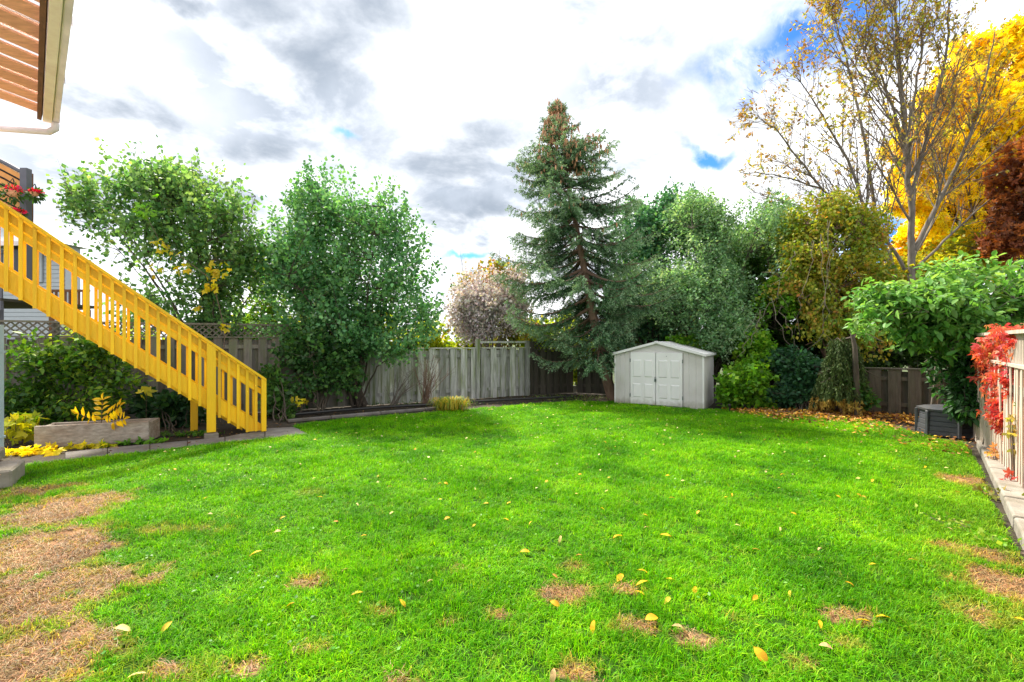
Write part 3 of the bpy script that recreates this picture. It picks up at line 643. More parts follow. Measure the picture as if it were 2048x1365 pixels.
# planks bow upwards towards the left
z0 = P(0, 432, Zd)[2]; nP = 7; x1 = float(wp(43, 0, Zd).x); x0 = x1-2.2
def arc(x, zt): 
    u = (x1-x)/(x1-x0); return zt+.62*math.sin(min(1, u*1.25)*math.pi/2)
zt1 = P(0, 345, Zd)[2]-.02
for k in range(8):
    a = zt1-.165*(k+1)+.02; b = zt1-.165*k-.03; q = []; n = 12
    vs = []
    for i in range(n+1):
        x = x0+(x1-x0)*i/n; s = 1-.05*k
        for z, y in ((arc(x, a), -.02), (arc(x, b), -.02), (arc(x, b), .02), (arc(x, a), .02)): vs.append((x, y, z))
    fs = [(i*4+j, i*4+(j+1) % 4, (i+1)*4+(j+1) % 4, (i+1)*4+j) for i in range(n) for j in range(4)]+[(0, 3, 2, 1), (n*4, n*4+1, n*4+2, n*4+3)]
    MB().add(vs, fs).build('plank', ORG, ND)
vs = [Vector((x0+(x1+.03-x0)*i/14, 0, arc(x0+(x1+.03-x0)*i/14, zt1+.03))) for i in range(15)]
MB().tube(vs, .05, 6).build('top_rail', GREYP, ND)
vs = []
for i in range(15):
    x = x0+(x1-x0)*i/14; vs += [(x, .05, arc(x, zt1-1.3)), (x, .05, arc(x, zt1))]
MB().add(vs, [(2*i, 2*i+1, 2*i+3, 2*i+2) for i in range(14)]+[(2*i+2, 2*i+3, 2*i+1, 2*i) for i in range(0)]).build('backing', BLK, ND)
# railing of the deck
rz = fz+1.0
MB().box(Vector((-1.2, -.36, rz)), (3.6, .06, .07)).build('railing', GREYP, ND)
for k in range(17): put('railing_slat', MB().box((0, 0, 0), (.045, .03, 1.0)).mesh('railing_slat', GREYP), ND, (-2.8+k*.21, -.36, fz+.5))
# flower baskets
def basket(px, py, Z, r, lab, hanger=True):
    c = P(px, py, Z); t = thing('flower_basket', lab, 'flower basket', c, group='flower baskets on the neighbour deck')
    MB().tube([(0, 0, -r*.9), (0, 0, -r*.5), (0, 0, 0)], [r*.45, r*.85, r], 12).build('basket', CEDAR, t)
    if hanger:
        for a in (0, 2.1, 4.2): MB().tube([(r*math.cos(a), r*math.sin(a), 0), (0, 0, r*2.2)], .006, 4).build('hanger', BLK, t)
    n = 75; q = unit(rng.normal(size=(n, 3)))*r*rng.uniform(.4, 1.25, (n, 1)); q[:, 2] = np.abs(q[:, 2])*.7-.0; q[:, 0] += .03
    col = pick([(.55, .01, .04), (.8, .02, .06), (.75, .03, .2)], rng.random(n)); put('flowers', leaves('flowers', q, q+rng.normal(0, .1, q.shape), rng.normal(size=q.shape), np.full(n, .06), np.full(n, .05), col, LEAF), t)
    n = 90; q = unit(rng.normal(size=(n, 3)))*r*rng.uniform(.6, 1.4, (n, 1)); q[:, 2] -= .05; put('foliage', leaves('foliage', q, q, rng.normal(size=q.shape), np.full(n, .1), np.full(n, .05), pick([(.03, .08, .02), (.07, .16, .03)], rng.random(n)), LEAF), t)
basket(26, 383, 9.9, .13, 'hanging basket of red flowers in front of the curved orange screen')
basket(70, 386, 10.0, .09, 'trailing red and pink flowers on the right side of the grey screen post')
basket(36, 425, 9.9, .08, 'red flowers in a pot low on the deck railing above the stair handrail', False)
# neighbour house
NH = thing('neighbour_house', 'white sided house partly visible behind the yellow stair railing', 'house', (-17, 17, 0)); hl = Vector(NH.location)
xr = P(128, 0, 17)[0]; et = P(0, 490, 17)[2]
for k in range(int(et/.16)):
    put('siding_board', MB().box((0, 0, 0), (8, .03, .15)).mesh('siding_board', SIDING), NH, Vector((xr-4, 17-.0, .08+k*.16))-hl, (-.08, 0, 0))
MB().box(Vector((xr-4, 17.35, et/2))-hl, (8, .6, et)).build('wall', SIDING, NH)
rz_ = P(0, 453, 17)[2]
MB().hexa([Vector(p)-hl for p in ((xr-8.5, 16.6, et), (xr+.25, 16.6, et), (xr+.25, 17.8, et), (xr-8.5, 17.8, et), (xr-8.5, 17.2, et+2), (xr-1.2, 17.2, et+.62), (xr-1.2, 17.5, et+.62), (xr-8.5, 17.5, et+2))]).build('roof', SIDING, NH)
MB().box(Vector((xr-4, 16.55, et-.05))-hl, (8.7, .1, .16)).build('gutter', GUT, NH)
wx = P(75, 0, 17)[0]; w = MB().box(Vector((wx-.3, 16.93, P(0, 525, 17)[2]))-hl, (1.1, .05, 1.5)).build('window', SIDING, NH); MB().box(Vector((wx-.3, 16.90, P(0, 525, 17)[2]))-hl, (.9, .03, 1.3)).build('pane', DKGL, w)
w = MB().box(Vector((wx-2.3, 16.93, P(0, 525, 17)[2]))-hl, (1.1, .05, 1.5)).build('window', SIDING, NH); MB().box(Vector((wx-2.3, 16.90, P(0, 525, 17)[2]))-hl, (.9, .03, 1.3)).build('pane', DKGL, w)
# far red brown railing
rr = thing('wooden_railing', 'small red brown deck railing far behind the stair balusters', 'railing', P(140, 615, 15)*np.array([1, 1, 0])); q0 = Vector(rr.location)
zt = P(0, 582, 15)[2]; zb = P(0, 618, 15)[2]
for z_ in (zt, zb): MB().box((0, 0, z_), (1.3, .06, .08)).build('rail', CEDARD, rr)
for k in range(9): MB().box((-.6+k*.15, 0, (zt+zb)/2), (.06, .04, zt-zb-.08)).build('slat', CEDARD, rr)
for s_ in (-.6, .6): MB().box((s_, 0, zb/2), (.1, .1, zb-.08)).build('post', CEDARD, rr)

# left edge: rain pipe, step, planter
pp_ = P(-1, 0, 6.4); t = thing('rain_pipe', 'pale blue rain pipe standing at the left edge of the picture', 'pipe', (pp_[0], pp_[1], 0))
MB().box((0, 0, .95), (.07, .07, 1.86)).build('pipe', PIPEB, t, bevel=.008)
for z_ in (.3, 1.5): MB().box((0, 0, z_), (.09, .085, .03)).build('strap', PIPEB, t)
g_ = G(-75, 985); t = thing('concrete_step', 'worn concrete step at the far left beside the yellow leaves', 'step', g_)
MB().box((0, .2, .10), (.55, .6, .22), (.8, .6, 0)).build('step_block', CONC, t, bevel=.02); MB().box((-.3, .3, .28), (.5, .5, .14), (.8, .6, 0)).build('step_block', CONC, t, bevel=.02)
a = Vector(G(70, 898)); b = Vector(G(299, 884)); d = (b-a); L = d.length; d.normalize(); nn = Vector((-d.y, d.x, 0))
t = thing('planter_box', 'low weathered timber planter box under the yellow stairs', 'planter', a)
MB().box(d*(L/2)+Vector((0, 0, .175)), (L, .05, .34), d).build('front_plank', LOG, t, bevel=.008)
MB().box(d*(L/2)+nn*.42+Vector((0, 0, .165)), (L, .05, .32), d).build('back_plank', LOG, t, bevel=.008)
for s_ in (.03, L-.03): MB().box(d*s_+nn*.21+Vector((0, 0, .16)), (.05, .36, .31), d).build('end_plank', LOG, t, bevel=.006)
MB().box(d*(L/2)+nn*.21+Vector((0, 0, .12)), (L-.12, .36, .24), d).build('potting_soil', SOIL, t)

# ------------------------------------------------------------------ shed
s0 = Vector((2.73, 12.06, 0)); U = Vector((.854, -.5205, 0)).normalized(); V_ = Vector((-U.y, U.x, 0)); W_ = 2.19; DP = 1.7; EH = 1.33; PH = 1.62
shed = thing('garden_shed', 'small white metal garden shed with double doors and low gable roof', 'shed', s0)
def sb(u0, u1, v0, v1, z0, z1, name, mat, parent=shed, bevel=0):
    q = [U*u+V_*v+Vector((0, 0, z)) for z in (z0, z1) for u, v in ((u0, v0), (u1, v0), (u1, v1), (u0, v1))]
    return MB().hexa(q).build(name, mat, parent, bevel=bevel)
# side walls and front strips as ribbed sheet
def ribbed(p0, dirv, L, H, name, nrm, rib=.10, z0=.02):
    m = MB(); n = max(2, int(L/rib)); prof = []
    for i in range(n):
        x = L*i/n; w = L/n
        prof += [(x, 0), (x+w*.78, 0), (x+w*.84, -.008), (x+w*.94, -.008)]
    prof.append((L, 0)); vs = []
    for x, o in prof:
        b_ = p0+dirv*x+nrm*o; vs += [b_+Vector((0, 0, z0)), b_+Vector((0, 0, H(x) if callable(H) else H))]
    k = len(prof); m.add(vs, [(2*i, 2*i+2, 2*i+3, 2*i+1) for i in range(k-1)]); return m.build(name, SHED, shed)
gab = lambda u: EH+(PH-EH)*(1-abs(u-W_/2)/(W_/2))-.03
DL, DM, DR = .425, 1.065, 1.711; DH = 1.36
ribbed(Vector((0, 0, 0)), U, DL-.01, lambda x: gab(x), 'front_wall', -V_, .13)
ribbed(U*(DR+.01), U, W_-DR-.01, lambda x: gab(x+DR+.01), 'front_wall', -V_, .12)
q = []
us_ = [DL-.01, W_/2-.3, W_/2, W_/2+.3, DR+.01]
vs = [];
for u in us_: vs += [U*u+Vector((0, 0, DH+.0)), U*u+Vector((0, 0, max(gab(u), DH+.003)))]
MB().add(vs, [(2*i, 2*i+2, 2*i+3, 2*i+1) for i in range(4)]).build('gable_wall', SHED, shed)
ribbed(U*W_, V_, DP, EH-.02, 'side_wall', U, .09); ribbed(Vector((0, 0, 0))+V_*DP, -V_, DP, EH-.02, 'side_wall', -U, .09)
ribbed(U*W_+V_*DP, -U, W_, lambda x: gab(x), 'back_wall', V_, .12)
sb(-.012, .02, -.014, .02, .0, EH-.03, 'corner_trim', SHEDW); sb(W_-.03, W_+.012, -.014, .02, .0, EH-.03, 'corner_trim', SHEDW)
sb(W_/2-.004, W_/2+.004, -.006, -.001, DH+.03, PH-.06, 'gable_seam', SHED)
sb(0, W_, -.02, DP, -.03, .02, 'base_frame', SHED)
for a_, b_, nm in ((0, W_/2, 0), (W_, W_/2, 1)):
    sgn = 1 if nm == 0 else -1; e = a_-sgn*.05; zE = EH-.02; zr = PH; 
    pts = [U*e+V_*-.05+Vector((0, 0, zE)), U*(W_/2)+V_*-.05+Vector((0, 0, zr)), U*(W_/2)+V_*(DP+.05)+Vector((0, 0, zr)), U*e+V_*(DP+.05)+Vector((0, 0, zE))]
    MB().hexa(pts+[p+Vector((0, 0, .02)) for p in pts]).build('roof', SHEDW, shed)
    pts = [U*(e-sgn*.01)+V_*-.075+Vector((0, 0, zE-.035)), U*(W_/2)+V_*-.075+Vector((0, 0, zr-.035)), U*(W_/2)+V_*-.052+Vector((0, 0, zr-.035)), U*(e-sgn*.01)+V_*-.052+Vector((0, 0, zE-.035))]
    MB().hexa(pts+[p+Vector((0, 0, .062)) for p in pts]).build('roof_trim', SHEDW, shed)
sb(W_+.045, W_+.062, -.07, DP+.05, EH-.05, EH+.005, 'eave_trim', SHEDW)
MB().box(U*(W_/2)-V_*.085+Vector((0, 0, PH+.005)), (.09, .02, .05), U).build('ridge_cap', SHEDW, shed)
for a_, b_ in ((DL, DM-.006), (DM+.006, DR)):
    dr = sb(a_, b_, -.035, -.004, .035, DH, 'door', SHEDW, bevel=.003); w = b_-a_
    for cx in (.27, .73):
        for z0_, z1_ in ((.80*DH+.04, .80*DH+.10),):
            pass
        for z0_, z1_ in ((.21, .56), (.73, 1.17)):
            u0, u1 = a_+w*cx-w*.17, a_+w*cx+w*.17
            q = []
            for (vv, ins) in ((-.0352, 0), (-.048, .022)):
                q += [U*u+V_*vv+Vector((0, 0, z)) for u, z in ((u0+ins, z0_+ins), (u1-ins, z0_+ins), (u1-ins, z1_-ins), (u0+ins, z1_-ins))]
            MB().add(q, [(4, 5, 6, 7), (0, 1, 5, 4), (1, 2, 6, 5), (2, 3, 7, 6), (3, 0, 4, 7)]).build('panel', SHEDW, dr)
    hx = a_-.006 if a_ == DL else b_+.006
    for z_ in (.25, 1.15): MB().box(U*hx-V_*.04+Vector((0, 0, z_)), (.02, .012, .09), U).build('hinge', METAL, dr)
sb(DM-.006, DM+.006, -.02, -.008, .04, DH-.01, 'door_gap', BLK)
MB().box(U*(DM-.004)-V_*.055+Vector((0, 0, .66)), (.045, .03, .07), U).build('padlock', METAL, shed, bevel=.006)
MB().tube([U*(DM-.018)-V_*.055+Vector((0, 0, .69)), U*(DM-.018)-V_*.055+Vector((0, 0, .74)), U*(DM+.01)-V_*.055+Vector((0, 0, .74)), U*(DM+.01)-V_*.055+Vector((0, 0, .69))], .006, 6).build('lock_shackle', METAL, shed)
MB().box(U*1.33-V_*.038+Vector((0, 0, 1.27)), (.015, .01, .015), U).build('screw', METAL, shed)

# ------------------------------------------------------------------ compost bin
cb_ = Vector(G(1905, 872)); t = thing('compost_bin', 'dark grey plastic compost bin with ridged sides under the leafy tree', 'compost bin', (cb_.x+.05, cb_.y+.15, 0))
def ring(r, z, a0=.2, n=8, sq=.92):
    return [Vector((r*sq*math.cos(a0+k*2*math.pi/n), r*sq*math.sin(a0+k*2*math.pi/n), z)) for k in range(n)]
n8 = 6; a0 = -1.95
hs = [0, .085, .17, .255, .34, .42]
for i in range(5):
    r0_, r1_ = .46-.012*i, .46-.012*(i+1)
    m = MB(); A_ = ring(r0_, hs[i]+.006, a0, n8); B_ = ring(r1_+.004, hs[i+1]-.012, a0, n8); C_ = ring(r1_-.014, hs[i+1]-.004, a0, n8); D_ = ring(r1_-.014, hs[i+1]+.006, a0, n8)
    m.add(A_+B_+C_+D_, [(q*n8+k, q*n8+(k+1) % n8, (q+1)*n8+(k+1) % n8, (q+1)*n8+k) for q in range(3) for k in range(n8)]); m.build('ridge_panel', BIN, t)
for k in range(n8):
    p0_, p1_ = ring(.475, .0, a0, n8)[k], ring(.42, .42, a0, n8)[k]
    MB().box((p0_+p1_)/2, (.05, .05, .43), (math.cos(a0+k*2*math.pi/n8), math.sin(a0+k*2*math.pi/n8), 0), (p1_-p0_)).build('corner_post', BIN, t, bevel=.008)
m = MB(); A_ = ring(.45, .42, a0, n8); B_ = ring(.455, .455, a0, n8); C_ = ring(.33, .49, a0, n8)
m.add(A_+B_+C_, [(q*n8+k, q*n8+(k+1) % n8, (q+1)*n8+(k+1) % n8, (q+1)*n8+k) for q in range(2) for k in range(n8)]+[tuple(range(2*n8, 3*n8)), tuple(reversed(range(n8)))]); ld = m.build('lid', BIN, t)
MB().tube([(0, 0, .49), (0, 0, .515), (0, 0, .53)], [.05, .055, .03], 10).build('knob', BIN, ld)
# small stake in front of the bright shrub
g_ = G(1459, 824); t = thing('garden_stake', 'short black garden stake light in front of the bright green shrub', 'garden stake', g_)
MB().tube([(0, 0, -.02), (0, 0, .12)], .012, 6).build('stake', BLK, t); MB().tube([(0, 0, .12), (0, 0, .13), (0, 0, .17), (0, 0, .18)], [.02, .035, .035, .03], 10).build('lamp_head', BLK, t)

# ------------------------------------------------------------------ trees and shrubs
G1 = [(.035, .085, .025), (.06, .14, .035), (.11, .20, .05)]
GT = [(.03, .085, .045), (.055, .14, .07), (.10, .20, .10)]
GS = [(.07, .17, .07), (.17, .32, .15), (.40, .54, .33)]
GB = [(.05, .15, .008), (.12, .30, .015), (.28, .46, .03)]
GD = [(.012, .035, .010), (.025, .065, .018), (.045, .11, .03)]
GY = [(.10, .20, .01), (.28, .36, .02), (.55, .50, .03)]
YE = [(.68, .46, .008), (.88, .70, .015), (.94, .82, .05)]
tree('leafy_tree', 'tall open multi stemmed green tree behind the yellow staircase', 'tree', P(432, 0, 10.9)*[1, 1, 0], P(430, 640, 10.9),
     [(330, 450, 10.9, 150, 130, 1.2), (215, 400, 10.8, 85, 85, .9), (450, 420, 10.9, 75, 90, 1.), (330, 345, 10.8, 110, 55, 1), (430, 560, 10.9, 95, 90, 1.), (300, 590, 11, 90, 70, .8), (160, 380, 10.9, 60, 65, .7), (480, 620, 10.7, 60, 60, .6), (500, 500, 10.9, 45, 70, .7), (400, 640, 10.6, 70, 35, .5)],
     2100, 9, .74, .098, .08, [(.045, .125, .045), (.11, .245, .085), (.26, .40, .13)], limbs=18, r0=.035, sec=500, bias=.6, up=.8, mat=LEAFT, spread=.06, jitd=.3, flat=.3, rough=.42)
tree('round_tree', 'dense round crowned multi stemmed green tree beside the stair foot', 'tree', G(722, 812), P(720, 690, 11.4),
     [(695, 500, 11.4, 160, 150, 1.6), (600, 580, 11.4, 95, 110, 1.2), (810, 570, 11.3, 78, 115, 1.2), (690, 640, 11.1, 120, 60, 1.1), (650, 395, 11.4, 85, 75, 1), (765, 440, 11.4, 65, 85, 1.), (560, 490, 11.5, 50, 80, .8), (838, 640, 11.2, 58, 50, .8), (575, 660, 11.2, 60, 50, .8), (760, 660, 10.9, 80, 40, .7), (620, 700, 10.9, 75, 35, .6), (800, 685, 11.0, 60, 28, .5)],
     3700, 11, .62, .085, .068, [(.04, .14, .05), (.11, .28, .11), (.27, .47, .19)], limbs=20, r0=.045, sec=520, bias=.46, up=.5, mat=LEAF, spread=.065, flat=.3, rough=.40, jitd=.35)
tree('understorey_shrub', 'dark tangled shrub hanging under the round tree against the fence', 'shrub', G(640, 828), P(650, 760, 10.5),
     [(620, 690, 10.6, 85, 45, .5), (660, 760, 10.6, 70, 60, .5), (590, 790, 10.3, 50, 42, .5), (690, 730, 10.9, 50, 60, .4)], 620, 9, .4, .09, .075, [(.015, .05, .015), (.04, .12, .03), (.12, .25, .05)], limbs=10, r0=.02, sec=150, bias=.5, up=0, flat=.2)
tree('vine_shrub', 'loose green shrub at the right of the stair foot', 'shrub', G(560, 842), P(560, 790, 9.9),
     [(552, 790, 9.9, 30, 48, .4), (580, 815, 9.8, 48, 20, .3), (540, 745, 10.1, 20, 20, .2)], 200, 8, .3, .1, .085, [(.03, .08, .02), (.06, .15, .03), (.13, .25, .04)], limbs=6, r0=.014, sec=60, bias=.5, flat=.2)
# bright climbing leaves hanging inside the left tree
vt = thing('grape_vine', 'cluster of large yellow green vine leaves climbing through the left tree', 'vine', P(418, 520, 9.4)*[1, 1, 0])
cl_ = []
for px, py, r, n, tt in ((290, 425, 26, 22, .1), (318, 490, 14, 6, .8), (340, 505, 15, 6, 1), (425, 545, 26, 26, .9), (418, 575, 16, 14, .8), (365, 530, 20, 8, .6), (310, 540, 20, 7, .7), (395, 615, 10, 5, .9), (452, 655, 12, 6, .5)):
    for _ in range(n): cl_.append((*P(px+random.gauss(0, r*.55), py+random.gauss(0, r*.4), 9.7), tt))
cl_ = np.array(cl_); n = len(cl_); D = rng.normal(size=(n, 3)); D[:, 2] -= 1.2
col = np.where(cl_[:, 3:4] < .3, pick([(.10, .30, .01), (.2, .42, .02)], rng.random(n)), pick([(.35, .36, .01), (.62, .52, .01), (.5, .38, .02)], rng.random(n)))
put('foliage', leaves('foliage', cl_[:, :3], D, rng.normal(size=(n, 3))*.5+[0, -.8, .4], rng.uniform(.08, .15, n), rng.uniform(.1, .15, n), col, LEAFT, 'lobed'), vt, loc=-Vector(vt.location))
m = MB(); zz = [G(440, 845), P(450, 660, 9.9), P(425, 560, 9.7), P(370, 520, 9.7), P(318, 480, 9.7), P(290, 425, 9.7)]; m.tube([Vector(p)-Vector(vt.location) for p in zz], [.012, .01, .008, .006, .005, .003], 5); m.build('stem', TWIG, vt)

# under the stairs
tree('leafy_shrub', 'tall arching green shrub below the stairs at the far left', 'shrub', G(110, 850), P(110, 770, 8.6),
     [(60, 710, 8.3, 75, 55, .5), (150, 720, 8.5, 80, 60, .5), (30, 800, 8.3, 60, 60, .5), (230, 760, 8.7, 60, 55, .5), (130, 810, 8.4, 120, 45, .5), (205, 690, 8.6, 35, 40, .3)], 640, 9, .45, .105, .06, [(.015, .06, .012), (.06, .17, .018), (.32, .50, .03)], limbs=14, r0=.018, sec=180, bias=.5, up=.3, flat=.6, ns=.9)
tree('dark_shrub', 'low dark leafy shrub between the planter and the stair post', 'shrub', G(345, 862), P(345, 830, 8.9),
     [(345, 820, 8.9, 62, 38, .4), (300, 800, 9.0, 30, 30, .3)], 260, 8, .25, .12, .1, [(.01, .04, .015), (.02, .07, .025), (.05, .12, .03)], limbs=8, r0=.012, sec=60, bias=.5, flat=.5)
def leafpatch(name, label, cat, px, py, Z, rx, rz, ry, n, L, W, pal, shape='lobed', group=None, mat=None, up=.6, seed=1, ground=None):
    c = P(px, py, Z); g0_ = np.array([c[0], c[1], 0.]); t = thing(name, label, cat, g0_, group=group)
    d = unit(rng.normal(size=(n, 3)))*rng.random((n, 1))**.4; q = c+d*np.array([rx*Z/F, ry, rz*Z/F]); q[:, 2] = np.maximum(q[:, 2], .03)
    D = rng.normal(size=(n, 3)); D[:, 2] -= .5; N = rng.normal(size=(n, 3))*(1-up)+np.array([0, -.25, 1])*up
    s = rng.uniform(.6, 1.2, n); put('leaves', leaves('leaves', q, D, N, L*s, W*s, pick(pal, .5+.3*sn(q[:, 0], q[:, 2], 4, seed)+rng.normal(0, .2, n)), mat or LEAF, shape), t, loc=-Vector(t.location))
    m = MB()
    for k in range(min(n//3, 40)): p = q[k]-g0_; m.tube([(p[0]*.6, p[1]*.6, 0), (p[0]*.9, p[1]*.9, p[2]*.6), tuple(p)], .004, 3)
    m.build('stems', TWIG, t); return t
leafpatch('yellow_vine', 'mound of large yellow green leaves left of the planter box', 'plant', 35, 855, 7.3, 38, 32, .35, 85, .15, .15, [(.15, .28, .01), (.40, .45, .015), (.65, .50, .01)])
leafpatch('yellow_ground_vine', 'bright yellow creeping leaves at the lawn edge under the planter box', 'plant', 65, 912, 6.75, 62, 17, .2, 80, .13, .13, [(.45, .45, .01), (.75, .62, .012), (.8, .6, .02)])
leafpatch('creeping_vine', 'green to yellow creeper along the foot of the planter box', 'plant', 175, 903, 7.1, 60, 9, .12, 50, .11, .11, [(.15, .32, .01), (.6, .55, .012), (.75, .6, .02)])
leafpatch('creeping_plant', 'green ground creeper at the right end of the planter box', 'plant', 270, 887, 7.4, 70, 10, .15, 80, .10, .10, [(.04, .14, .01), (.10, .28, .015), (.2, .40, .02)])
leafpatch('weeds', 'small green weeds around the foot of the stair post', 'weed', 380, 874, 8.0, 75, 7, .15, 130, .07, .06, [(.03, .1, .01), (.08, .22, .015), (.2, .36, .02)])
leafpatch('grape_leaves', 'few large yellowish leaves in front of the fence below the stringer', 'plant', 292, 780, 8.4, 14, 14, .1, 5, .18, .18, [(.35, .36, .01), (.5, .45, .012)])
leafpatch('yellow_leaf_plant', 'small plant with yellow leaves under the round tree', 'plant', 592, 801, 10.0, 22, 12, .2, 16, .13, .13, [(.4, .4, .01), (.6, .5, .012)])
# yellow compound leaves rising from the planter
t = thing('yellow_sapling', 'small sapling with bright yellow compound leaves growing from the planter box', 'sapling', P(200, 0, 7.45)*[1, 1, 0]); b0 = Vector(t.location)
fr_ = [((203, 850), (205, 800)), ((200, 850), (158, 828)), ((212, 848), (248, 838)), ((208, 835), (240, 812))]
m = MB()
for (a, c), (e, f) in fr_:
    p0_, p1_ = Vector(P(a, c, 7.3))-b0, Vector(P(e, f, 7.2))-b0; m.tube([p0_, (p0_+p1_)/2+Vector((0, 0, .02)), p1_], [.006, .005, .003], 5)
    nl_ = max(3, int((p1_-p0_).length/.075)); dv = (p1_-p0_).normalized(); sd = Vector((1, 0, .15)) if abs(dv.z) > .7 else Vector((.2, -.3, .9))
    for k in range(nl_):
        s_ = .22+.78*k/(nl_-1)
        for sg in (1, -1):
            cpt = p0_+(p1_-p0_)*s_; dd = (sd*sg+dv*.35+Vector((random.gauss(0, .12), random.gauss(0, .12), random.gauss(0, .12)))).normalized()
            me = leaves('leaflet', np.array([cpt]), np.array([dd]), np.array([[0, -.75, .65]]), [random.uniform(.12, .17)], [.062], np.array([[random.uniform(.72, .85), random.uniform(.48, .56), .01]]), LEAFT, 'oval'); put('leaflet', me, t)
    me = leaves('leaflet', np.array([p1_]), np.array([dv]), np.array([[0, -.75, .65]]), [.13], [.06], np.array([[.8, .54, .01]]), LEAFT, 'oval'); put('leaflet', me, t)
m.tube([Vector((0, 0, .2)), Vector(P(203, 845, 7.35))-b0], [.01, .007], 5); m.build('stem', TWIG, t)

# bare shrub and daylily
def bare(name, label, px, py, sp, hpx, n, mat, lean=0, seed=0, leafy=None):
    g_ = G(px, py); Z = g_[1]; t = thing(name, label, 'shrub', g_); m = MB()
    for k in range(n):
        h = hpx*Z/F*random.uniform(.55, 1.05); tx = (lean+random.gauss(0, .5))*sp*Z/F; ty = random.gauss(0, .2)
        pts = [Vector((random.gauss(0, .05), random.gauss(0, .05), 0))]
        for s in (.35, .7, 1): pts.append(Vector((tx*s**1.3+random.gauss(0, .03), ty*s, h*s)))
        m.tube(pts, [.012, .009, .006, .003], 4, cap=False)
        for j in range(4):
            s = random.uniform(.4, .95); i = min(2, int(s*3)); q = pts[i].lerp(pts[i+1], s*3-i); m.tube([q, q+Vector((random.gauss(0, .12), random.gauss(0, .08), random.uniform(.08, .28)))], [.004, .002], 3, cap=False)
    m.build('stems', mat, t); return t
bare('bare_shrub', 'leafless reddish shrub with upright stems against the pale fence', 850, 812, 42, 105, 26, BARKR, .35)
bare('arching_bare_shrub', 'bare shrub with thin stems arching over the bed left of the upright one', 785, 812, 45, 75, 14, BARKG, .9)
g_ = G(903, 822); t = thing('daylily_clump', 'clump of arching yellow green daylily leaves at the lawn edge', 'plant', g_)
Vv = []; Ff = []; Sz = []; cc = []
for k in range(420):
    a = random.uniform(0, 6.28); L = random.uniform(.22, .42); o = len(Vv); r0_ = random.uniform(0, .26); bx_, by_ = r0_*math.cos(a)*1.5, r0_*math.sin(a)*.5; dx, dy = math.cos(a), math.sin(a); w = .010; lean = random.uniform(.3, 1)
    for s, hh_ in ((0, 0), (.35, .62), (.7, .8), (1, .8-.6*lean)):
        xx, yy_ = bx_+dx*L*s*lean, by_+dy*L*s*lean; ww = w*(1-s*.8); Vv += [(xx-dy*ww, yy_+dx*ww, max(0, L*hh_)), (xx+dy*ww, yy_-dx*ww, max(0, L*hh_))]
    for i in range(3): Ff += [o+2*i, o+2*i+1, o+2*i+3, o+2*i+2]; Sz.append(4)
    c_ = random.choice([(.12, .22, .02), (.25, .32, .03), (.45, .38, .03), (.55, .33, .03)]); cc += [c_]*3
put('blades', npmesh('blades', Vv, Ff, Sz, LEAF, np.array(cc)), t)
m = MB()
leafpatch('bed_weeds', 'scattered low weeds along the foot of the pale fence', 'weed', 860, 808, 11.6, 120, 9, .3, 170, .06, .045, [(.03, .07, .02), (.06, .13, .03), (.14, .22, .05)], 'rhomb')
leafpatch('fence_weeds', 'low weeds and dead grass in front of the dark fence beside the shed', 'weed', 1140, 796, 13.0, 100, 7, .5, 420, .05, .04, [(.05, .1, .02), (.09, .17, .03), (.22, .22, .08)], 'rhomb')

# lilac-like seed head shrub between round tree and spruce
tree('seed_head_shrub', 'pale pinkish grey shrub of dry seed heads above the fence left of the spruce', 'shrub', P(985, 0, 14.6)*[1, 1, 0], P(985, 690, 14.4),
     [(985, 600, 14.3, 80, 70, .9), (940, 620, 14.2, 45, 60, .6), (1040, 590, 14.4, 35, 65, .6)], 1500, 11, .35, .085, .07, [(.32, .27, .27), (.60, .52, .54), (.85, .78, .84)], limbs=18, r0=.03, sec=420, bias=.6, up=.5, bark=BARKG, mat=NEED, spread=.10, flat=.15, rough=.6)
tree('berry_shrub', 'thin upright shrub with orange and red tinted leaves above the pale seed heads', 'shrub', P(990, 0, 15.6)*[1, 1, 0], P(985, 680, 15.5),
     [(990, 550, 15.5, 60, 45, .6), (1030, 540, 15.4, 45, 45, .6), (940, 560, 15.5, 30, 30, .5), (1020, 650, 15.5, 70, 50, .6), (915, 640, 15.5, 35, 60, .5)], 420, 10, .5, .1, .08, [(.06, .12, .02), (.22, .25, .03), (.55, .17, .03)], limbs=12, r0=.03, sec=160, bias=.6, up=1.4, bark=BARKG, mat=LEAFT, flat=.2)
# tall bare shoots
t = thing('bare_saplings', 'thin leafless shoots standing above the shrubs left of the spruce', 'sapling', P(1000, 0, 15.8)*[1, 1, 0]); b0 = Vector(t.location); m = MB()
for px, y1, y0_ in ((920, 500, 620), (985, 505, 640), (997, 472, 640), (1008, 520, 640), (1030, 480, 640), (1038, 474, 640), (1047, 478, 640), (1025, 500, 640), (950, 520, 640), (940, 530, 640), (1056, 500, 640), (1015, 490, 640)):
    p0_, p1_ = Vector(P(px+random.gauss(6, 6), y0_, 15.8))-b0, Vector(P(px, y1, 15.8))-b0; m.tube([Vector((p0_.x, p0_.y, 0)), p0_, (p0_+p1_)/2+Vector((random.gauss(0, .03), 0, 0)), p1_], [.03, .018, .012, .004], 4, cap=False)
    for j in range(5): s = random.uniform(.1, .8); q = p0_.lerp(p1_, s); m.tube([q, q+Vector((random.gauss(0, .12), random.gauss(0, .1), random.uniform(.2, .45)))], [.006, .002], 3, cap=False)
m.build('stems', TWIG, t)

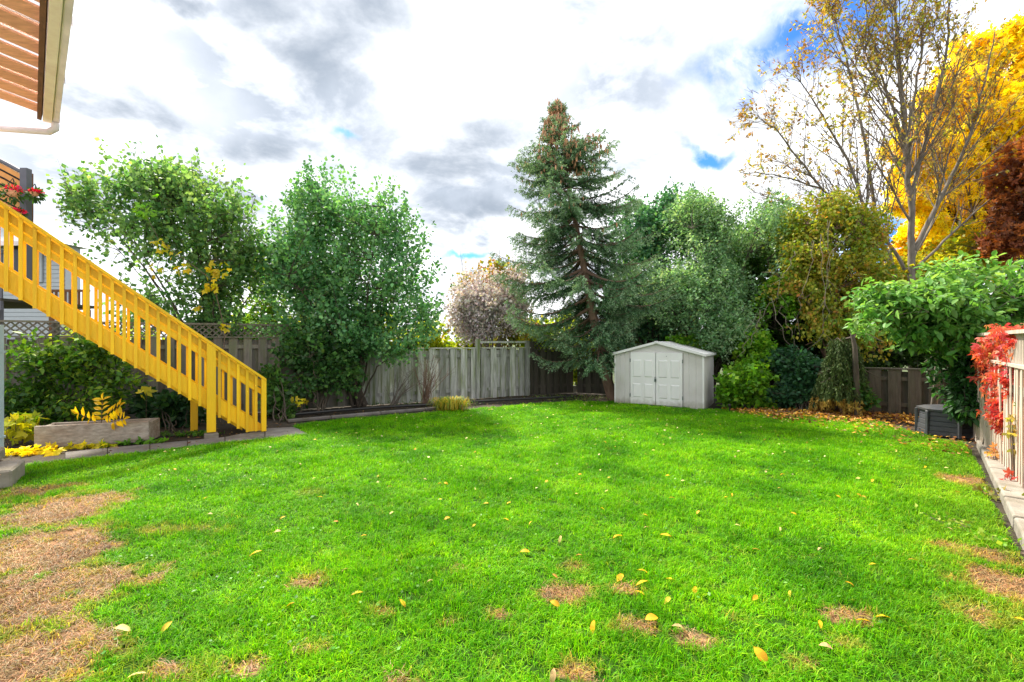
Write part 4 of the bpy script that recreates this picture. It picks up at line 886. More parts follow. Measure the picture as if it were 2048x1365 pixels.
# spruce
def spruce():
    base = np.array([2.85, 12.85, 0.]); top = P(1110, 207, 12.6); t = thing('spruce_tree', 'tall blue green spruce with a cone covered top left of the shed', 'tree', base)
    H = top[2]; tk = lambda z: base+(top-base)*np.array([(z/H)**.85, (z/H), 1])*np.array([1, 1, 0])+np.array([0, 0, z])
    m = MB(); m.tube([tk(z)-base for z in np.linspace(0, H, 14)], list(np.linspace(.165, .012, 14)), 10)
    prof = lambda z: np.interp(z, [1.3, 2.4, 3.4, 4.6, 5.6, 6.4, 7.0, 7.6, 8.2], [1.6, 2.35, 2.3, 2.0, 1.75, 1.4, .85, .36, .04])
    pos, D, N, Ls, col = [], [], [], [], []; cones = MB(); z = 1.5
    while z < H-.05:
        bt_ = random.gauss(0, .04)
        for k in range(8 if z < 6.6 else 6):
            a = random.uniform(0, 6.283); R = prof(z)*random.choice((.6, .8, .95, 1.0, 1.08, 1.12))*random.uniform(.93, 1.07); 
            if z < 2.9 and math.cos(a) > -.1 and math.sin(a) < .45: R *= .5
            dirv = np.array([math.cos(a), math.sin(a), 0]); o = tk(z+random.uniform(-.045, .045)); dr = .35*R*(1.15-z/H)-.10*(z > 5)
            ts = np.linspace(0, 1, 9); pts = [o+dirv*R*s+np.array([0, 0, -dr*math.sin(s*1.9)*1.0+.20*R*s**3+(.12*s*R if z > 6 else 0)]) for s in ts]
            m.tube([p-base for p in pts], list(np.linspace(.028*(R/2)+.008, .004, 9)), 4, cap=False)
            side_ = np.array([-dirv[1], dirv[0], 0]); nb = int(R*17)+5; ctone = random.gauss(0, .13)
            for j in range(nb):
                s = .14+.86*(j+random.random())/nb; i = min(7, int(s*8)); f = s*8-i; p = pts[i]*(1-f)+pts[i+1]*f; sg = random.choice((-1, 1))
                bl_ = (.18+.55*(1-s)*min(1, R/1.2))*random.uniform(.7, 1.2); bd = side_*sg*random.uniform(.5, 1)+dirv*random.uniform(.3, .9)+np.array([0, 0, -random.uniform(.15, .75)*(1 if z < 5.5 else .3)]); bd /= np.linalg.norm(bd)
                nn = int((bl_*85+6)*(1 if z < 6.9 else .6)); tt = rng.random(nn); q = p+bd*(bl_*tt)[:, None]+rng.normal(0, .012, (nn, 3)); q[:, 2] -= (tt**2)*bl_*.18
                r_ = unit(rng.normal(size=(nn, 3))); dd = unit(r_*.9+bd*.9+np.array([0, 0, .15])); pos.append(q); D.append(dd); N.append(rng.normal(size=(nn, 3))); Ls.append(rng.uniform(.04, .07, nn))
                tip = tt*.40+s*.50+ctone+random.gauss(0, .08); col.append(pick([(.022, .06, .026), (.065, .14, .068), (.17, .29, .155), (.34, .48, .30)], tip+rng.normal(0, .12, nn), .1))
            if z > 6.2:
                for j in range(int(9+(z-6.2)*10)):
                    s = random.uniform(.35, 1.02); i = min(7, int(s*8)); p = pts[i]-base; p = p+rng.normal(0, .05, 3); l = random.uniform(.10, .16)
                    cones.tube([p, p+np.array([0, 0, -l*.25]), p+np.array([random.gauss(0, .012), 0, -l*.7]), p+np.array([random.gauss(0, .015), 0, -l])], [.012, .022, .02, .008], 5, False)
            elif z > 4.8 and random.random() < .3:
                for j in range(3):
                    p = pts[random.choice((4, 5, 6, 7))]-base+rng.normal(0, .05, 3); l = .12; cones.tube([p, p+np.array([0, 0, -l*.25]), p+np.array([0, 0, -l*.7]), p+np.array([0, 0, -l])], [.012, .022, .02, .008], 5, False)
        z += .25*random.uniform(.85, 1.2) if z < 6.3 else .13
    pos = np.concatenate(pos); n = len(pos); L = np.concatenate(Ls)
    print('needles', n)
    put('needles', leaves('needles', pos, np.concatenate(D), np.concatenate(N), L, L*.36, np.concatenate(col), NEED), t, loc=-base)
    m.build('trunk', BARKR, t); cones.build('cones', CONE, t, kind='stuff')
spruce()

# trees behind the shed, going right
tree('green_tree', 'dark teal green tree behind the shed to the right of the spruce', 'tree', P(1300, 0, 15)*[1, 1, 0], P(1300, 650, 15),
     [(1300, 455, 15, 80, 80, 1.2), (1290, 560, 14.8, 90, 90, 1.2), (1355, 430, 15.2, 65, 70, 1), (1260, 620, 14.6, 70, 70, 1), (1330, 640, 14.6, 70, 60, 1)], 2900, 11, .5, .10, .08, [(.04, .13, .07), (.08, .23, .12), (.22, .40, .14)], limbs=16, r0=.06, sec=220, bias=.45, up=.4)
tree('silvery_tree', 'broad silvery green tree behind and right of the shed roof', 'tree', P(1420, 0, 13.6)*[1, 1, 0], P(1420, 690, 13.6),
     [(1430, 465, 13.6, 110, 95, 1.3), (1400, 570, 12.9, 110, 95, 1.2), (1500, 510, 13.4, 85, 115, 1.2), (1350, 590, 13, 70, 70, 1), (1470, 650, 12.6, 75, 70, 1), (1390, 420, 13.7, 55, 50, 1), (1550, 450, 13.8, 60, 65, 1), (1430, 660, 12.5, 60, 45, .7)], 5200, 12, .5, .075, .045, GS, limbs=16, r0=.06, sec=240, bias=.5, up=.35, flat=.4, rough=.5)
tree('tall_green_tree', 'dense mid green tree filling the gap between the silvery tree and the vine covered one', 'tree', P(1530, 0, 15.2)*[1, 1, 0], P(1530, 660, 15.2),
     [(1530, 480, 15.2, 85, 85, 1.1), (1560, 580, 15, 90, 90, 1.1), (1480, 560, 15, 70, 90, 1), (1620, 660, 14.6, 90, 70, .9)], 2500, 11, .5, .11, .085, [(.03, .08, .02), (.08, .19, .045), (.2, .36, .08)], limbs=14, r0=.06, sec=160, bias=.42, up=.35)
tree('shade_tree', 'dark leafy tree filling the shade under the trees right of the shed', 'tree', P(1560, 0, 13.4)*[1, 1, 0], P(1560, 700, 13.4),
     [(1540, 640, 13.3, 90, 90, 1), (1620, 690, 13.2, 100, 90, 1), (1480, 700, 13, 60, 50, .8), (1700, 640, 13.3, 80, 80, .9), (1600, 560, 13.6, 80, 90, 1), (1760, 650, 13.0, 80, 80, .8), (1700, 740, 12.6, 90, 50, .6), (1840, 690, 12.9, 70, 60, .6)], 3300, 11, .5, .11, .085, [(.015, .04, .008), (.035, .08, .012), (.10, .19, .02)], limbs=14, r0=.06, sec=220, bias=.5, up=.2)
tree('bright_bush', 'bright green bush spreading behind the right slope of the shed roof', 'shrub', P(1400, 0, 13.0)*[1, 1, 0], P(1400, 720, 12.9),
     [(1380, 688, 12.9, 70, 22, .5), (1560, 610, 12.4, 40, 60, .5), (1520, 690, 12.2, 45, 40, .5)], 620, 9, .35, .1, .085, GB, limbs=8, r0=.02, sec=90, bias=.5, up=.3)
tree('maple_shrub', 'bright yellow green shrub pressed against the right side of the shed', 'shrub', G(1500, 818), P(1500, 780, 11.2),
     [(1500, 765, 11.1, 62, 45, .6), (1460, 780, 11.1, 32, 40, .4), (1540, 790, 11, 45, 32, .5), (1530, 735, 11.4, 50, 35, .5)], 1150, 9, .3, .085, .075, GB, limbs=10, r0=.018, sec=120, bias=.55, up=.2, flat=.5, ns=2)
tree('teal_shrub', 'dark blue green rounded shrub next to the bright yellow green one', 'shrub', G(1610, 826), P(1610, 780, 11.0),
     [(1610, 750, 11, 50, 50, .5), (1590, 790, 10.9, 55, 30, .5), (1570, 720, 11.3, 40, 35, .4)], 800, 9, .3, .09, .07, [(.015, .06, .03), (.03, .10, .045), (.06, .17, .06)], limbs=10, r0=.018, sec=100, bias=.5, up=.2, ns=2)
tree('vine_covered_tree', 'tree draped in olive and orange climbing vine between the silvery tree and the bare maple', 'tree', P(1660, 0, 12.6)*[1, 1, 0], P(1660, 600, 12.6),
     [(1650, 450, 12.4, 70, 75, .9), (1620, 520, 12.3, 75, 60, .9), (1700, 420, 12.6, 60, 55, .8), (1690, 530, 12.3, 75, 70, .9), (1590, 590, 12.3, 75, 40, .7), (1750, 570, 12.3, 55, 70, .7), (1740, 470, 12.8, 50, 60, .6), (1580, 480, 12.9, 50, 60, .6), (1660, 645, 12.1, 75, 55, .7), (1735, 655, 12.0, 55, 65, .6), (1600, 660, 12.1, 50, 45, .6)], 3700, 10, .45, .085, .06, [(.08, .17, .015), (.20, .28, .025), (.36, .32, .03), (.48, .20, .05)], limbs=14, r0=.05, sec=380, bias=.5, up=-.2, droop=.5, bark=BARKR, flat=.2, ns=1.8)
# weeping evergreen with golden tips
t = thing('weeping_evergreen', 'drooping dark evergreen with golden tipped skirts near the corner fence', 'tree', G(1690, 832)); b0 = np.array(t.location)
pos, D, N, Ls, col = [], [], [], [], []; m = MB(); m.tube([(0, .1, 0), (0, .1, 1.3)], [.05, .03], 8)
for k in range(260):
    zt_ = random.uniform(.5, 1.75); a = random.uniform(0, 6.28); r = random.uniform(.05, .5)*(1.25-zt_*.45); p = b0+np.array([r*math.cos(a)*1.1, .1+r*math.sin(a), zt_]); ln = random.uniform(.3, .6); ln = min(ln, zt_-.04)
    m.tube([(0, .1, min(1.25, zt_*.8)), (p-b0)], [.008, .003], 3, cap=False)
    nn = 90; tt = rng.random(nn); q = p+np.array([math.cos(a)*.18, math.sin(a)*.18, -1])*(ln*tt)[:, None]+rng.normal(0, .016, (nn, 3)); pos.append(q); D.append(unit(rng.normal(size=(nn, 3))*.4+[0, 0, -1])); N.append(rng.normal(size=(nn, 3))); Ls.append(rng.uniform(.05, .1, nn))
    gold = q[:, 2] < .34+.1*random.random(); c_ = pick([(.025, .05, .015), (.06, .10, .025), (.10, .14, .05)], rng.random(nn)); c_[gold] = pick([(.30, .20, .04), (.5, .34, .08)], rng.random(gold.sum())); col.append(c_)
L = np.concatenate(Ls); put('needles', leaves('needles', np.concatenate(pos), np.concatenate(D), np.concatenate(N), L, L*.25, np.concatenate(col), NEED), t, loc=-b0); m.build('trunk', BARKR, t)
MBt = MB(); g_ = G(1722, 838); MBt.tube([(0, .1, -.05), (.0, .11, .5), (-.015, .13, 1.0), (-.01, .16, 1.5), (-.03, .25, 1.9)], [.065, .06, .055, .045, .03], 9)
for k in range(10): a = random.uniform(0, 6.28); z_ = random.uniform(.7, 1.7); MBt.tube([(-.05, .2+.15*z_, z_), (.3*math.cos(a), .3+.3*math.sin(a), z_+.12), (.6*math.cos(a), .3+.6*math.sin(a), z_-.05)], [.022, .014, .005], 5)
t = thing('dead_trunk', 'dark brown bare trunk right of the weeping evergreen', 'tree', g_); MBt.build('trunk', BARK, t)
tree('small_green_shrub', 'small shrub with fresh green leaves below the bare brown trunk', 'shrub', G(1712, 836), P(1710, 790, 10.3), [(1700, 770, 10.0, 26, 30, .3), (1725, 800, 9.9, 22, 18, .3)], 150, 8, .25, .09, .06, [(.03, .10, .02), (.06, .17, .03), (.1, .25, .05)], limbs=6, r0=.01, sec=40, bias=.5)
# hanging bare vines
t = thing('hanging_vines', 'pale leafless vine strands hanging from the vine covered tree', 'vine', P(1650, 0, 11.4)*[1, 1, 0]); b0 = Vector(t.location); m = MB()
for pl_ in (((1655, 440), (1658, 520), (1650, 600), (1645, 665)), ((1640, 470), (1648, 560), (1655, 620), (1640, 680)), ((1500, 690), (1515, 650), (1545, 600), (1560, 590)), ((1545, 600), (1560, 660), (1585, 700), (1575, 740)), ((1590, 500), (1575, 540), (1560, 560), (1550, 545)), ((1560, 610), (1590, 690), (1580, 720)),
            ((1625, 480), (1620, 540), (1600, 600), (1595, 640)), ((1700, 470), (1665, 500), (1655, 560)), ((1490, 700), (1492, 660), (1520, 620))):
    q3 = np.array([P(a, b, 11.4+random.gauss(0, .1)) for a, b in pl_]); tt = np.linspace(0, len(pl_)-1, 14); q3 = np.stack([np.interp(tt, range(len(pl_)), q3[:, c]) for c in range(3)], 1)+rng.normal(0, .028, (14, 3)); m.tube(q3-np.array(b0), list(np.linspace(.008, .003, 14)), 4)
    for k in range(4):
        a, b = random.choice(pl_); q = Vector(P(a, b, 11.3))-b0; m.tube([q, q+Vector((random.gauss(0, .15), random.gauss(0, .1), random.gauss(-.2, .2)))], [.006, .002], 3)
m.build('strands', TWIGP, t)
# bare maple : limbs given in place, side branches grown
def limbed(name, label, base, limbs, Z, r0, leafn, L, W, pal, bark, shape='rhomb', sub=9, sub2=5, tw=3, sublen=.34, mat=None, zvar=1.6, ylean=None, leafprob=None, lpt=4):
    t = thing(name, label, 'tree', base); b0 = np.array(t.location); m = MB(); m2 = MB(); E, Dr, TL = [], [], []
    for li, (pts, w) in enumerate(limbs):
        ph = random.uniform(-1, 1)*zvar*(li > 0); n = len(pts); q = [P(a, b, Z+ph*(i/(n-1))**1.2) for i, (a, b) in enumerate(pts)]
        if q[0][2] < CH and False: q[0][2] = 0
        tt = np.linspace(0, n-1, n*4); P3 = np.array([np.interp(tt, range(n), [p[c] for p in q]) for c in range(3)]).T; P3[1:-1] = (P3[:-2]+P3[1:-1]*2+P3[2:])/4
        P3[1:-1] += rng.normal(0, .02, P3[1:-1].shape); R = r0*w*np.linspace(1, .12, len(P3))**.9; m.tube(P3-b0, list(R), 7)
        LL = np.linalg.norm(np.diff(P3, axis=0), axis=1).sum()
        for k in range(int(sub*LL/3)+2):
            s = .22+.78*random.random()**.8; i = min(len(P3)-2, int(s*(len(P3)-1))); p = P3[i]; d = unit((P3[i+1]-P3[i])[None])[0]; o = rng.normal(size=3); o -= d*o.dot(d); o /= np.linalg.norm(o); o[1] *= .8
            sd = unit((d+o*.75+np.array([0, 0, .18]))[None])[0]; ln = LL*sublen*(1.15-s)*random.uniform(.6, 1.2)+.25; e = p+sd*ln+np.array([0, 0, .12*ln]); bp_ = curve(p, p+sd*ln*.5, e, 6, .02); rr_ = max(.008, R[i]*.45); m.tube(bp_-b0, list(rr_*np.linspace(1, .25, 6)), 5, cap=False)
            for j in range(int(sub2*ln)+2):
                s2 = random.uniform(.2, 1); i2 = min(4, int(s2*5)); p2 = bp_[i2]; o = unit(rng.normal(size=(1, 3)))[0]; d2 = unit((sd+o*.8+np.array([0, 0, .2]))[None])[0]; l2 = ln*.35*random.uniform(.6, 1.2)+.12; e2 = p2+d2*l2; m2.tube([p2-b0, (p2+e2)/2-b0+rng.normal(0, .015, 3), e2-b0], [rr_*.35, rr_*.25, .004], 3, cap=False)
                E.append(e2); Dr.append(d2); TL.append(l2)
                for q_ in range(tw):
                    o = unit(rng.normal(size=(1, 3)))[0]; s3 = random.uniform(.3, 1); p3 = p2+(e2-p2)*s3; d3 = unit((d2+o*.9)[None])[0]; e3 = p3+d3*random.uniform(.12, .3); m2.tube([p3-b0, e3-b0], [.005, .0025], 3, cap=False); E.append(e3); Dr.append(d3); TL.append(.25)
    E, Dr, TL = np.array(E), np.array(Dr), np.array(TL); print(name, 'twigs', len(E))
    keep = rng.random(len(E)) < (leafprob(E) if leafprob else 1); E, Dr, TL = E[keep], Dr[keep], TL[keep]
    m.build('trunk', bark, t); m2.build('twigs', TWIG, t, kind='stuff')
    put('crown', foliage(E, Dr, TL, lpt, L, W, pal, mat or LEAFT, shape, .35, .04, 8, 1.2, .2), t, loc=-b0)
limbed('bare_maple', 'half bare spreading maple with sparse brown leaves rising above the vines', P(1822, 0, 14.5)*[1, 1, 0],
       [([(1822, 830), (1824, 540), (1822, 420), (1812, 290), (1800, 150), (1790, 10), (1785, -90)], 1.25), ([(1800, 820), (1795, 540), (1740, 440), (1700, 330), (1640, 220), (1590, 150)], .8), ([(1810, 540), (1760, 460), (1650, 380), (1560, 350), (1480, 345)], .6),
        ([(1770, 470), (1680, 420), (1600, 320), (1545, 250), (1510, 235)], .5), ([(1750, 440), (1735, 300), (1700, 150), (1670, 40), (1650, -20)], .6), ([(1822, 400), (1850, 280), (1890, 130), (1900, 10), (1910, -60)], .7), ([(1828, 500), (1880, 400), (1930, 300), (1965, 190), (1990, 60)], .8),
        ([(1826, 520), (1870, 440), (1890, 330), (1870, 200)], .5), ([(1812, 290), (1770, 180), (1740, 60), (1720, -30)], .5), ([(1830, 540), (1900, 470), (1980, 400), (2040, 330)], .5), ([(1700, 400), (1620, 420), (1550, 400), (1500, 380)], .35), ([(1815, 300), (1835, 150), (1850, 20), (1860, -60)], .5)],
       14.5, .092, 0, .10, .06, [(.26, .12, .06), (.36, .20, .05), (.38, .34, .05), (.26, .34, .05)], BARKG, sub=9, sub2=4.2, tw=3, lpt=5, leafprob=lambda E: np.clip(.10+.22*(E[:, 2]-5)/5+.30*(sn(E[:, 0], E[:, 2], 1.4, 77)), .04, .85))
limbed('yellow_maple', 'golden yellow maple filling the upper right behind the bare one', P(2000, 0, 17.5)*[1, 1, 0],
       [([(2000, 830), (2000, 560), (1985, 400), (1970, 250), (1985, 100)], 1.3), ([(1990, 480), (1930, 380), (1880, 270), (1880, 150)], .7), ([(1990, 520), (1920, 470), (1850, 420), (1800, 400)], .6), ([(2000, 420), (2060, 300), (2090, 150), (2080, 50)], .8), ([(1990, 500), (2060, 430), (2130, 350), (2160, 200)], .8), ([(1980, 300), (1930, 200), (1930, 90)], .5), ([(1990, 560), (1930, 540), (1860, 500), (1810, 480)], .5), ([(1995, 200), (2030, 120), (2030, 60)], .4), ([(1990, 520), (1900, 430), (1830, 340), (1800, 260)], .5), ([(1995, 540), (1960, 400), (1910, 300), (1850, 230)], .5), ([(2000, 450), (2010, 350), (2040, 250), (2050, 150)], .6), ([(1990, 560), (1920, 520), (1850, 540), (1790, 520)], .4)],
       17.5, .16, 0, .20, .16, YE, BARK, 'lobed', sub=12, sub2=4.5, tw=3, lpt=5, zvar=1.2, leafprob=lambda E: np.clip(.85+.5*sn(E[:, 0], E[:, 2], 1.3, 12), .15, 1))
tree('copper_tree', 'dark copper red tree at the right edge above the green foliage', 'tree', P(2060, 0, 14)*[1, 1, 0], P(2060, 560, 14),
     [(2045, 340, 14, 50, 70, 1), (2030, 430, 13.9, 48, 60, .9), (2090, 400, 14, 70, 100, 1), (2000, 480, 13.8, 35, 35, .7)], 1000, 11, .45, .13, .11, [(.08, .03, .02), (.26, .08, .03), (.62, .20, .03)], limbs=12, r0=.07, sec=180, bias=.45, shape='lobed', flat=.4, ns=1.5)
tree('olive_tree', 'yellowish green foliage at the foot of the maples behind the right tree', 'tree', P(1880, 0, 15.6)*[1, 1, 0], P(1880, 600, 15.6),
     [(1870, 520, 15.5, 90, 50, .8), (1960, 500, 15.4, 80, 60, .8), (1780, 540, 15.3, 60, 50, .8), (1850, 620, 15, 150, 60, .8)], 1300, 10, .5, .12, .1, [(.16, .20, .015), (.36, .36, .02), (.7, .52, .015)], limbs=12, r0=.05, sec=150, bias=.5, mat=LEAFT)
# right light green tree
tree('light_green_tree', 'leafy light green tree leaning over the compost bin at the right', 'tree', G(1866, 850), P(1880, 680, 8.2),
     [(1850, 600, 7.6, 105, 55, .8), (1760, 590, 7.6, 60, 50, .6), (1930, 650, 7.6, 90, 70, .8), (1990, 570, 7.6, 90, 60, .8), (1850, 670, 7.6, 80, 38, .6), (1940, 530, 7.9, 80, 32, .7), (2060, 620, 7.5, 60, 90, .8), (1730, 640, 7.5, 32, 28, .4), (1870, 705, 7.6, 45, 30, .5)],
     1350, 9, .42, .115, .058, [(.05, .165, .035), (.13, .30, .06), (.28, .46, .12)], limbs=16, r0=.04, trunk_r=.055, sec=260, bark=BARKG, bias=.55, up=.1, droop=.35, shape='oval', flat=.7, ns=1.6)
tree('dark_leaf_shrub', 'deep green shrub hanging behind and over the compost bin', 'shrub', G(1940, 868), P(1930, 780, 7.6),
     [(1925, 765, 7.7, 48, 50, .5), (1950, 720, 7.6, 42, 45, .5), (1900, 735, 7.9, 50, 35, .4), (1935, 815, 7.3, 30, 22, .3)], 560, 8, .35, .10, .05, [(.015, .05, .015), (.03, .10, .025), (.06, .17, .04)], limbs=10, r0=.014, sec=120, bias=.55, droop=.4, shape='oval', flat=.6)
# red creeper on the picket fence
tree('red_creeper', 'red and orange creeper draped over the end of the picket fence', 'vine', G(1975, 905), P(1995, 740, 6.6),
     [(1992, 705, 6.3, 44, 34, .3), (2022, 680, 5.7, 34, 20, .25), (1972, 740, 6.6, 24, 30, .22), (2000, 770, 6.0, 26, 34, .14), (2012, 815, 5.75, 18, 34, .09), (2030, 715, 5.5, 16, 30, .1), (2042, 676, 5.2, 32, 18, .2), (2025, 765, 5.3, 16, 34, .06), (2000, 845, 5.7, 12, 24, .05)], 860, 6, .22, .065, .045, [(.30, .015, .03), (.55, .045, .055), (.60, .13, .06), (.50, .30, .12)], limbs=10, r0=.010, sec=80, bias=.5, up=-.3, droop=.6, shape='lobed', flat=.4, ns=3, mat=LEAF, rough=.15, spread=.04)
leafpatch('orange_creeper', 'orange and pink creeper leaves at the foot of the picket fence', 'vine', 1997, 905, 5.9, 16, 18, .12, 26, .08, .07, [(.45, .07, .05), (.5, .22, .08), (.5, .32, .12)], mat=LEAFT)
leafpatch('mottled_creeper', 'mottled green and tan creeper on the pickets near the right edge', 'vine', 2035, 860, 5.05, 22, 50, .07, 40, .085, .085, [(.12, .26, .04), (.45, .38, .10), (.62, .20, .10)], mat=LEAFT)
leafpatch('red_creeper_sprig', 'small sprig of red leaves low on the pickets above the blocks', 'vine', 2018, 955, 5.0, 9, 16, .05, 8, .07, .07, [(.55, .05, .06), (.6, .16, .12)], mat=LEAFT)
leafpatch('strip_weeds', 'weeds and dry stems between the edging blocks and the picket fence', 'weed', 2030, 1000, 4.6, 22, 14, .5, 150, .07, .04, [(.12, .18, .03), (.25, .26, .05), (.35, .22, .1)], 'rhomb')
leafpatch('edge_weeds', 'pale green broadleaf weeds on the lawn side of the edging blocks', 'weed', 1985, 1085, 3.75, 42, 4, .8, 110, .045, .035, [(.15, .28, .03), (.32, .42, .05), (.4, .45, .1)], 'rhomb')

tree('backlit_shrub', 'loose yellow green shrub closing the gap between the two left trees', 'shrub', P(540, 0, 13.2)*[1, 1, 0], P(540, 680, 13.2),
     [(545, 610, 13.2, 60, 75, .7), (480, 655, 13.2, 80, 40, .6), (400, 670, 13.2, 70, 30, .6), (520, 540, 13.2, 35, 45, .5)], 760, 9, .45, .1, .08, [(.05, .14, .03), (.14, .27, .03), (.36, .44, .04)], limbs=10, r0=.025, sec=120, bias=.55, up=.5, mat=LEAFT)
# hedge of shrubs beyond the fences
hs_ = [(-15, 12.2, 2.4), (-12.4, 13.4, 2.2), (-10.2, 13.2, 2.1), (-8, 13.6, 2.6), (-6.2, 14.2, 2.6), (-4.6, 14.8, 2.7), (-2.8, 15.6, 2.6), (-1.2, 16.4, 2.4), (.6, 16.6, 2.6), (2.4, 17.0, 3.0), (4.4, 17, 3.2), (6.4, 16.6, 3.4), (8.6, 15.8, 3.2), (10.8, 14.6, 3.0), (12.6, 12.8, 3.0), (14.2, 10.8, 3.2)]
hl_ = ['yellow green background shrub far left behind the house railing', 'yellow green background shrub left of the leafy tree crown', 'yellow green background shrub behind the lattice at the stairs', 'backlit shrub seen through the stems of the leafy tree', 'backlit shrub seen between the two left trees',
       'backlit shrub behind the left half of the round tree', 'bright yellow shrub above the fence under the round tree', 'yellow green shrub behind the dry seed heads', 'yellow leaved shrub seen through the trellis frame', 'yellow shrub seen beside the leaning spruce trunk',
       'olive shrub in the gap behind the shed ridge', 'dark olive shrub deep behind the silvery tree', 'dark shrub deep behind the vine covered tree', 'yellowish shrub above the corner fence', 'green shrub beyond the fence corner at the right', 'green shrub beyond the picket fence']
for (x, y, h), lb_ in zip(hs_, hl_):
    px = CX+x/y*F; Z = y; pal = GY if x < 4 else [(.03, .06, .01), (.10, .13, .02), (.3, .26, .03)]
    tree('background_shrub', lb_, 'shrub', (x, y, 0), (x, y, .8), [(px, CY-(h*.62-CH)/Z*F, Z, 1.25*F/Z, h*.42*F/Z, .8), (px+.3*F/Z, CY-(h*.35-CH)/Z*F, Z-.2, 1.1*F/Z, h*.36*F/Z, .8)], 620, 9, .4, .13, .11, pal, limbs=8, r0=.03, sec=40, bias=.5, up=.4, mat=LEAFT, group='shrubs beyond the fences')

# ------------------------------------------------------------------ fallen leaves
def leafmesh(kind, c):
    n = 6; V = []; L = 1.0; Wd = .36 if kind == 0 else .5; cu = random.uniform(.04, .38)
    prof = [0, .62, .95, 1, .72, 0]
    for i in range(n):
        s = i/(n-1); w = Wd*prof[i]/2*random.uniform(.8, 1.15); z = cu*math.sin(s*3.14)*.6+random.uniform(0, .02); V += [(s-.5, -w, z+.10*w), (s-.5, 0, z-.03), (s-.5, w, z+.16*w)]
    f = []; sz = []
    for i in range(n-1):
        for j in range(2): a = i*3+j; f += [a, a+1, a+4, a+3]; sz.append(4)
    V += [(-.5, 0, 0), (-.72, .03, .02), (-.72, .045, .02)]; f += [15+3, 15+4, 15+5] if False else [18, 19, 20]; sz.append(3)
    return npmesh('fallen_leaf', V, f, sz, DRYL, np.tile(c, (len(sz), 1))*rng.uniform(.7, 1.1, (len(sz), 1)), False)
FL = [leafmesh(k % 2, c) for k, c in enumerate([(.80, .48, .012), (.82, .40, .010), (.78, .55, .05), (.85, .46, .01), (.78, .62, .22), (.62, .40, .18), (.60, .28, .05)])]
spot = [(1187, 1256, 30, 3, 'yellow', 'upright yellow leaf standing in the grass at the front centre', 1.5), (1240, 1157, 24, 3, 'y', 'broad yellow leaf in the cluster of four right of the bare patch, tilted up', .8), (1284, 1168, 34, 0, 'y', 'long thin yellow leaf right of the tilted broad one in the cluster', .2), (1281, 1188, 24, 0, 'y', 'narrow yellow leaf lowest in the cluster near the bare patch', -.5),
        (1285, 1144, 22, 3, 'y', 'small yellow leaf topmost in the cluster near the bare patch', -.2), (1303, 1239, 32, 1, 'y', 'orange yellow leaf lying on the edge of the bare patch at front', .1), (1389, 1182, 20, 3, 'y', 'short yellow leaf alone right of the cluster', 1.0), (1334, 1203, 26, 2, 'y', 'pale yellow leaf between the cluster and the front patch', .6),
        (1110, 1209, 26, 1, 'y', 'orange yellow leaf on the bare patch at the front centre', -.4), (714, 1189, 28, 0, 'y', 'yellow leaf on the grass left of centre in front', .1), (805, 1208, 24, 0, 'y', 'yellow leaf half sunk in grass right of the left centre one', -.8), (1050, 1105, 22, 1, 'y', 'rounded yellow leaf in the middle of the lawn', .0),
        (510, 1109, 30, 0, 'y', 'yellow leaf tilted up on the left part of the lawn', .6), (333, 1257, 30, 2, 'y', 'yellow leaf standing at the edge of the bare ground at left', 1.1), (245, 1261, 46, 4, 'y', 'large pale cream leaf on the bare ground at left', -.1), (270, 1357, 46, 4, 'y', 'pale cream leaf at the bottom edge left of centre', .2), (1766, 1236, 34, 0, 'y', 'yellow leaf right of the small straw patch at right', -.1),
        (1725, 1243, 30, 0, 'y', 'yellow leaf lying on the small straw patch at right', .0), (1521, 1313, 40, 1, 'y', 'long orange yellow leaf tilted in the grass at lower right', -1.0), (1652, 1297, 30, 5, 'y', 'pale tan curled leaf in the grass at lower right', -.3), (1359, 1262, 40, 5, 'y', 'long tan curled leaf beside the front bare patch', -.8),
        (1235, 1075, 24, 3, 'y', 'yellow leaf left one of the pair in the right centre', .3), (1331, 1072, 26, 0, 'y', 'yellow leaf right one of the pair in the right centre', -.1), (1120, 1080, 20, 4, 'y', 'pale upright leaf in the middle of the lawn', 1.4), (2040, 1240, 22, 0, 'y', 'yellow leaf at the right edge near the bottom', -.2), (1105, 1355, 34, 5, 'y', 'tan leaf standing in the bare patch at the bottom edge', 1.4), (1825, 1121, 18, 6, 'y', 'small orange leaf on the right part of the lawn', 0.)]
def drop(px, py, size, k, label, tilt, group):
    g = G(px, py, .028); Z = g[1]; s = size/F*Z; o = put('fallen_leaf', FL[k], loc=(g[0], g[1], .032 if py > 900 else .032), rot=(random.uniform(-.5, .5), -tilt*.6, tilt*.9+random.gauss(0, .2)), label=label, cat='leaf', group=group); s *= .88; o.scale = (s, s*random.uniform(.8, 1.2), s)
for a in spot: drop(a[0], a[1], a[2], a[3], a[5], a[6], None)
cnt = 0; used_labels = set()
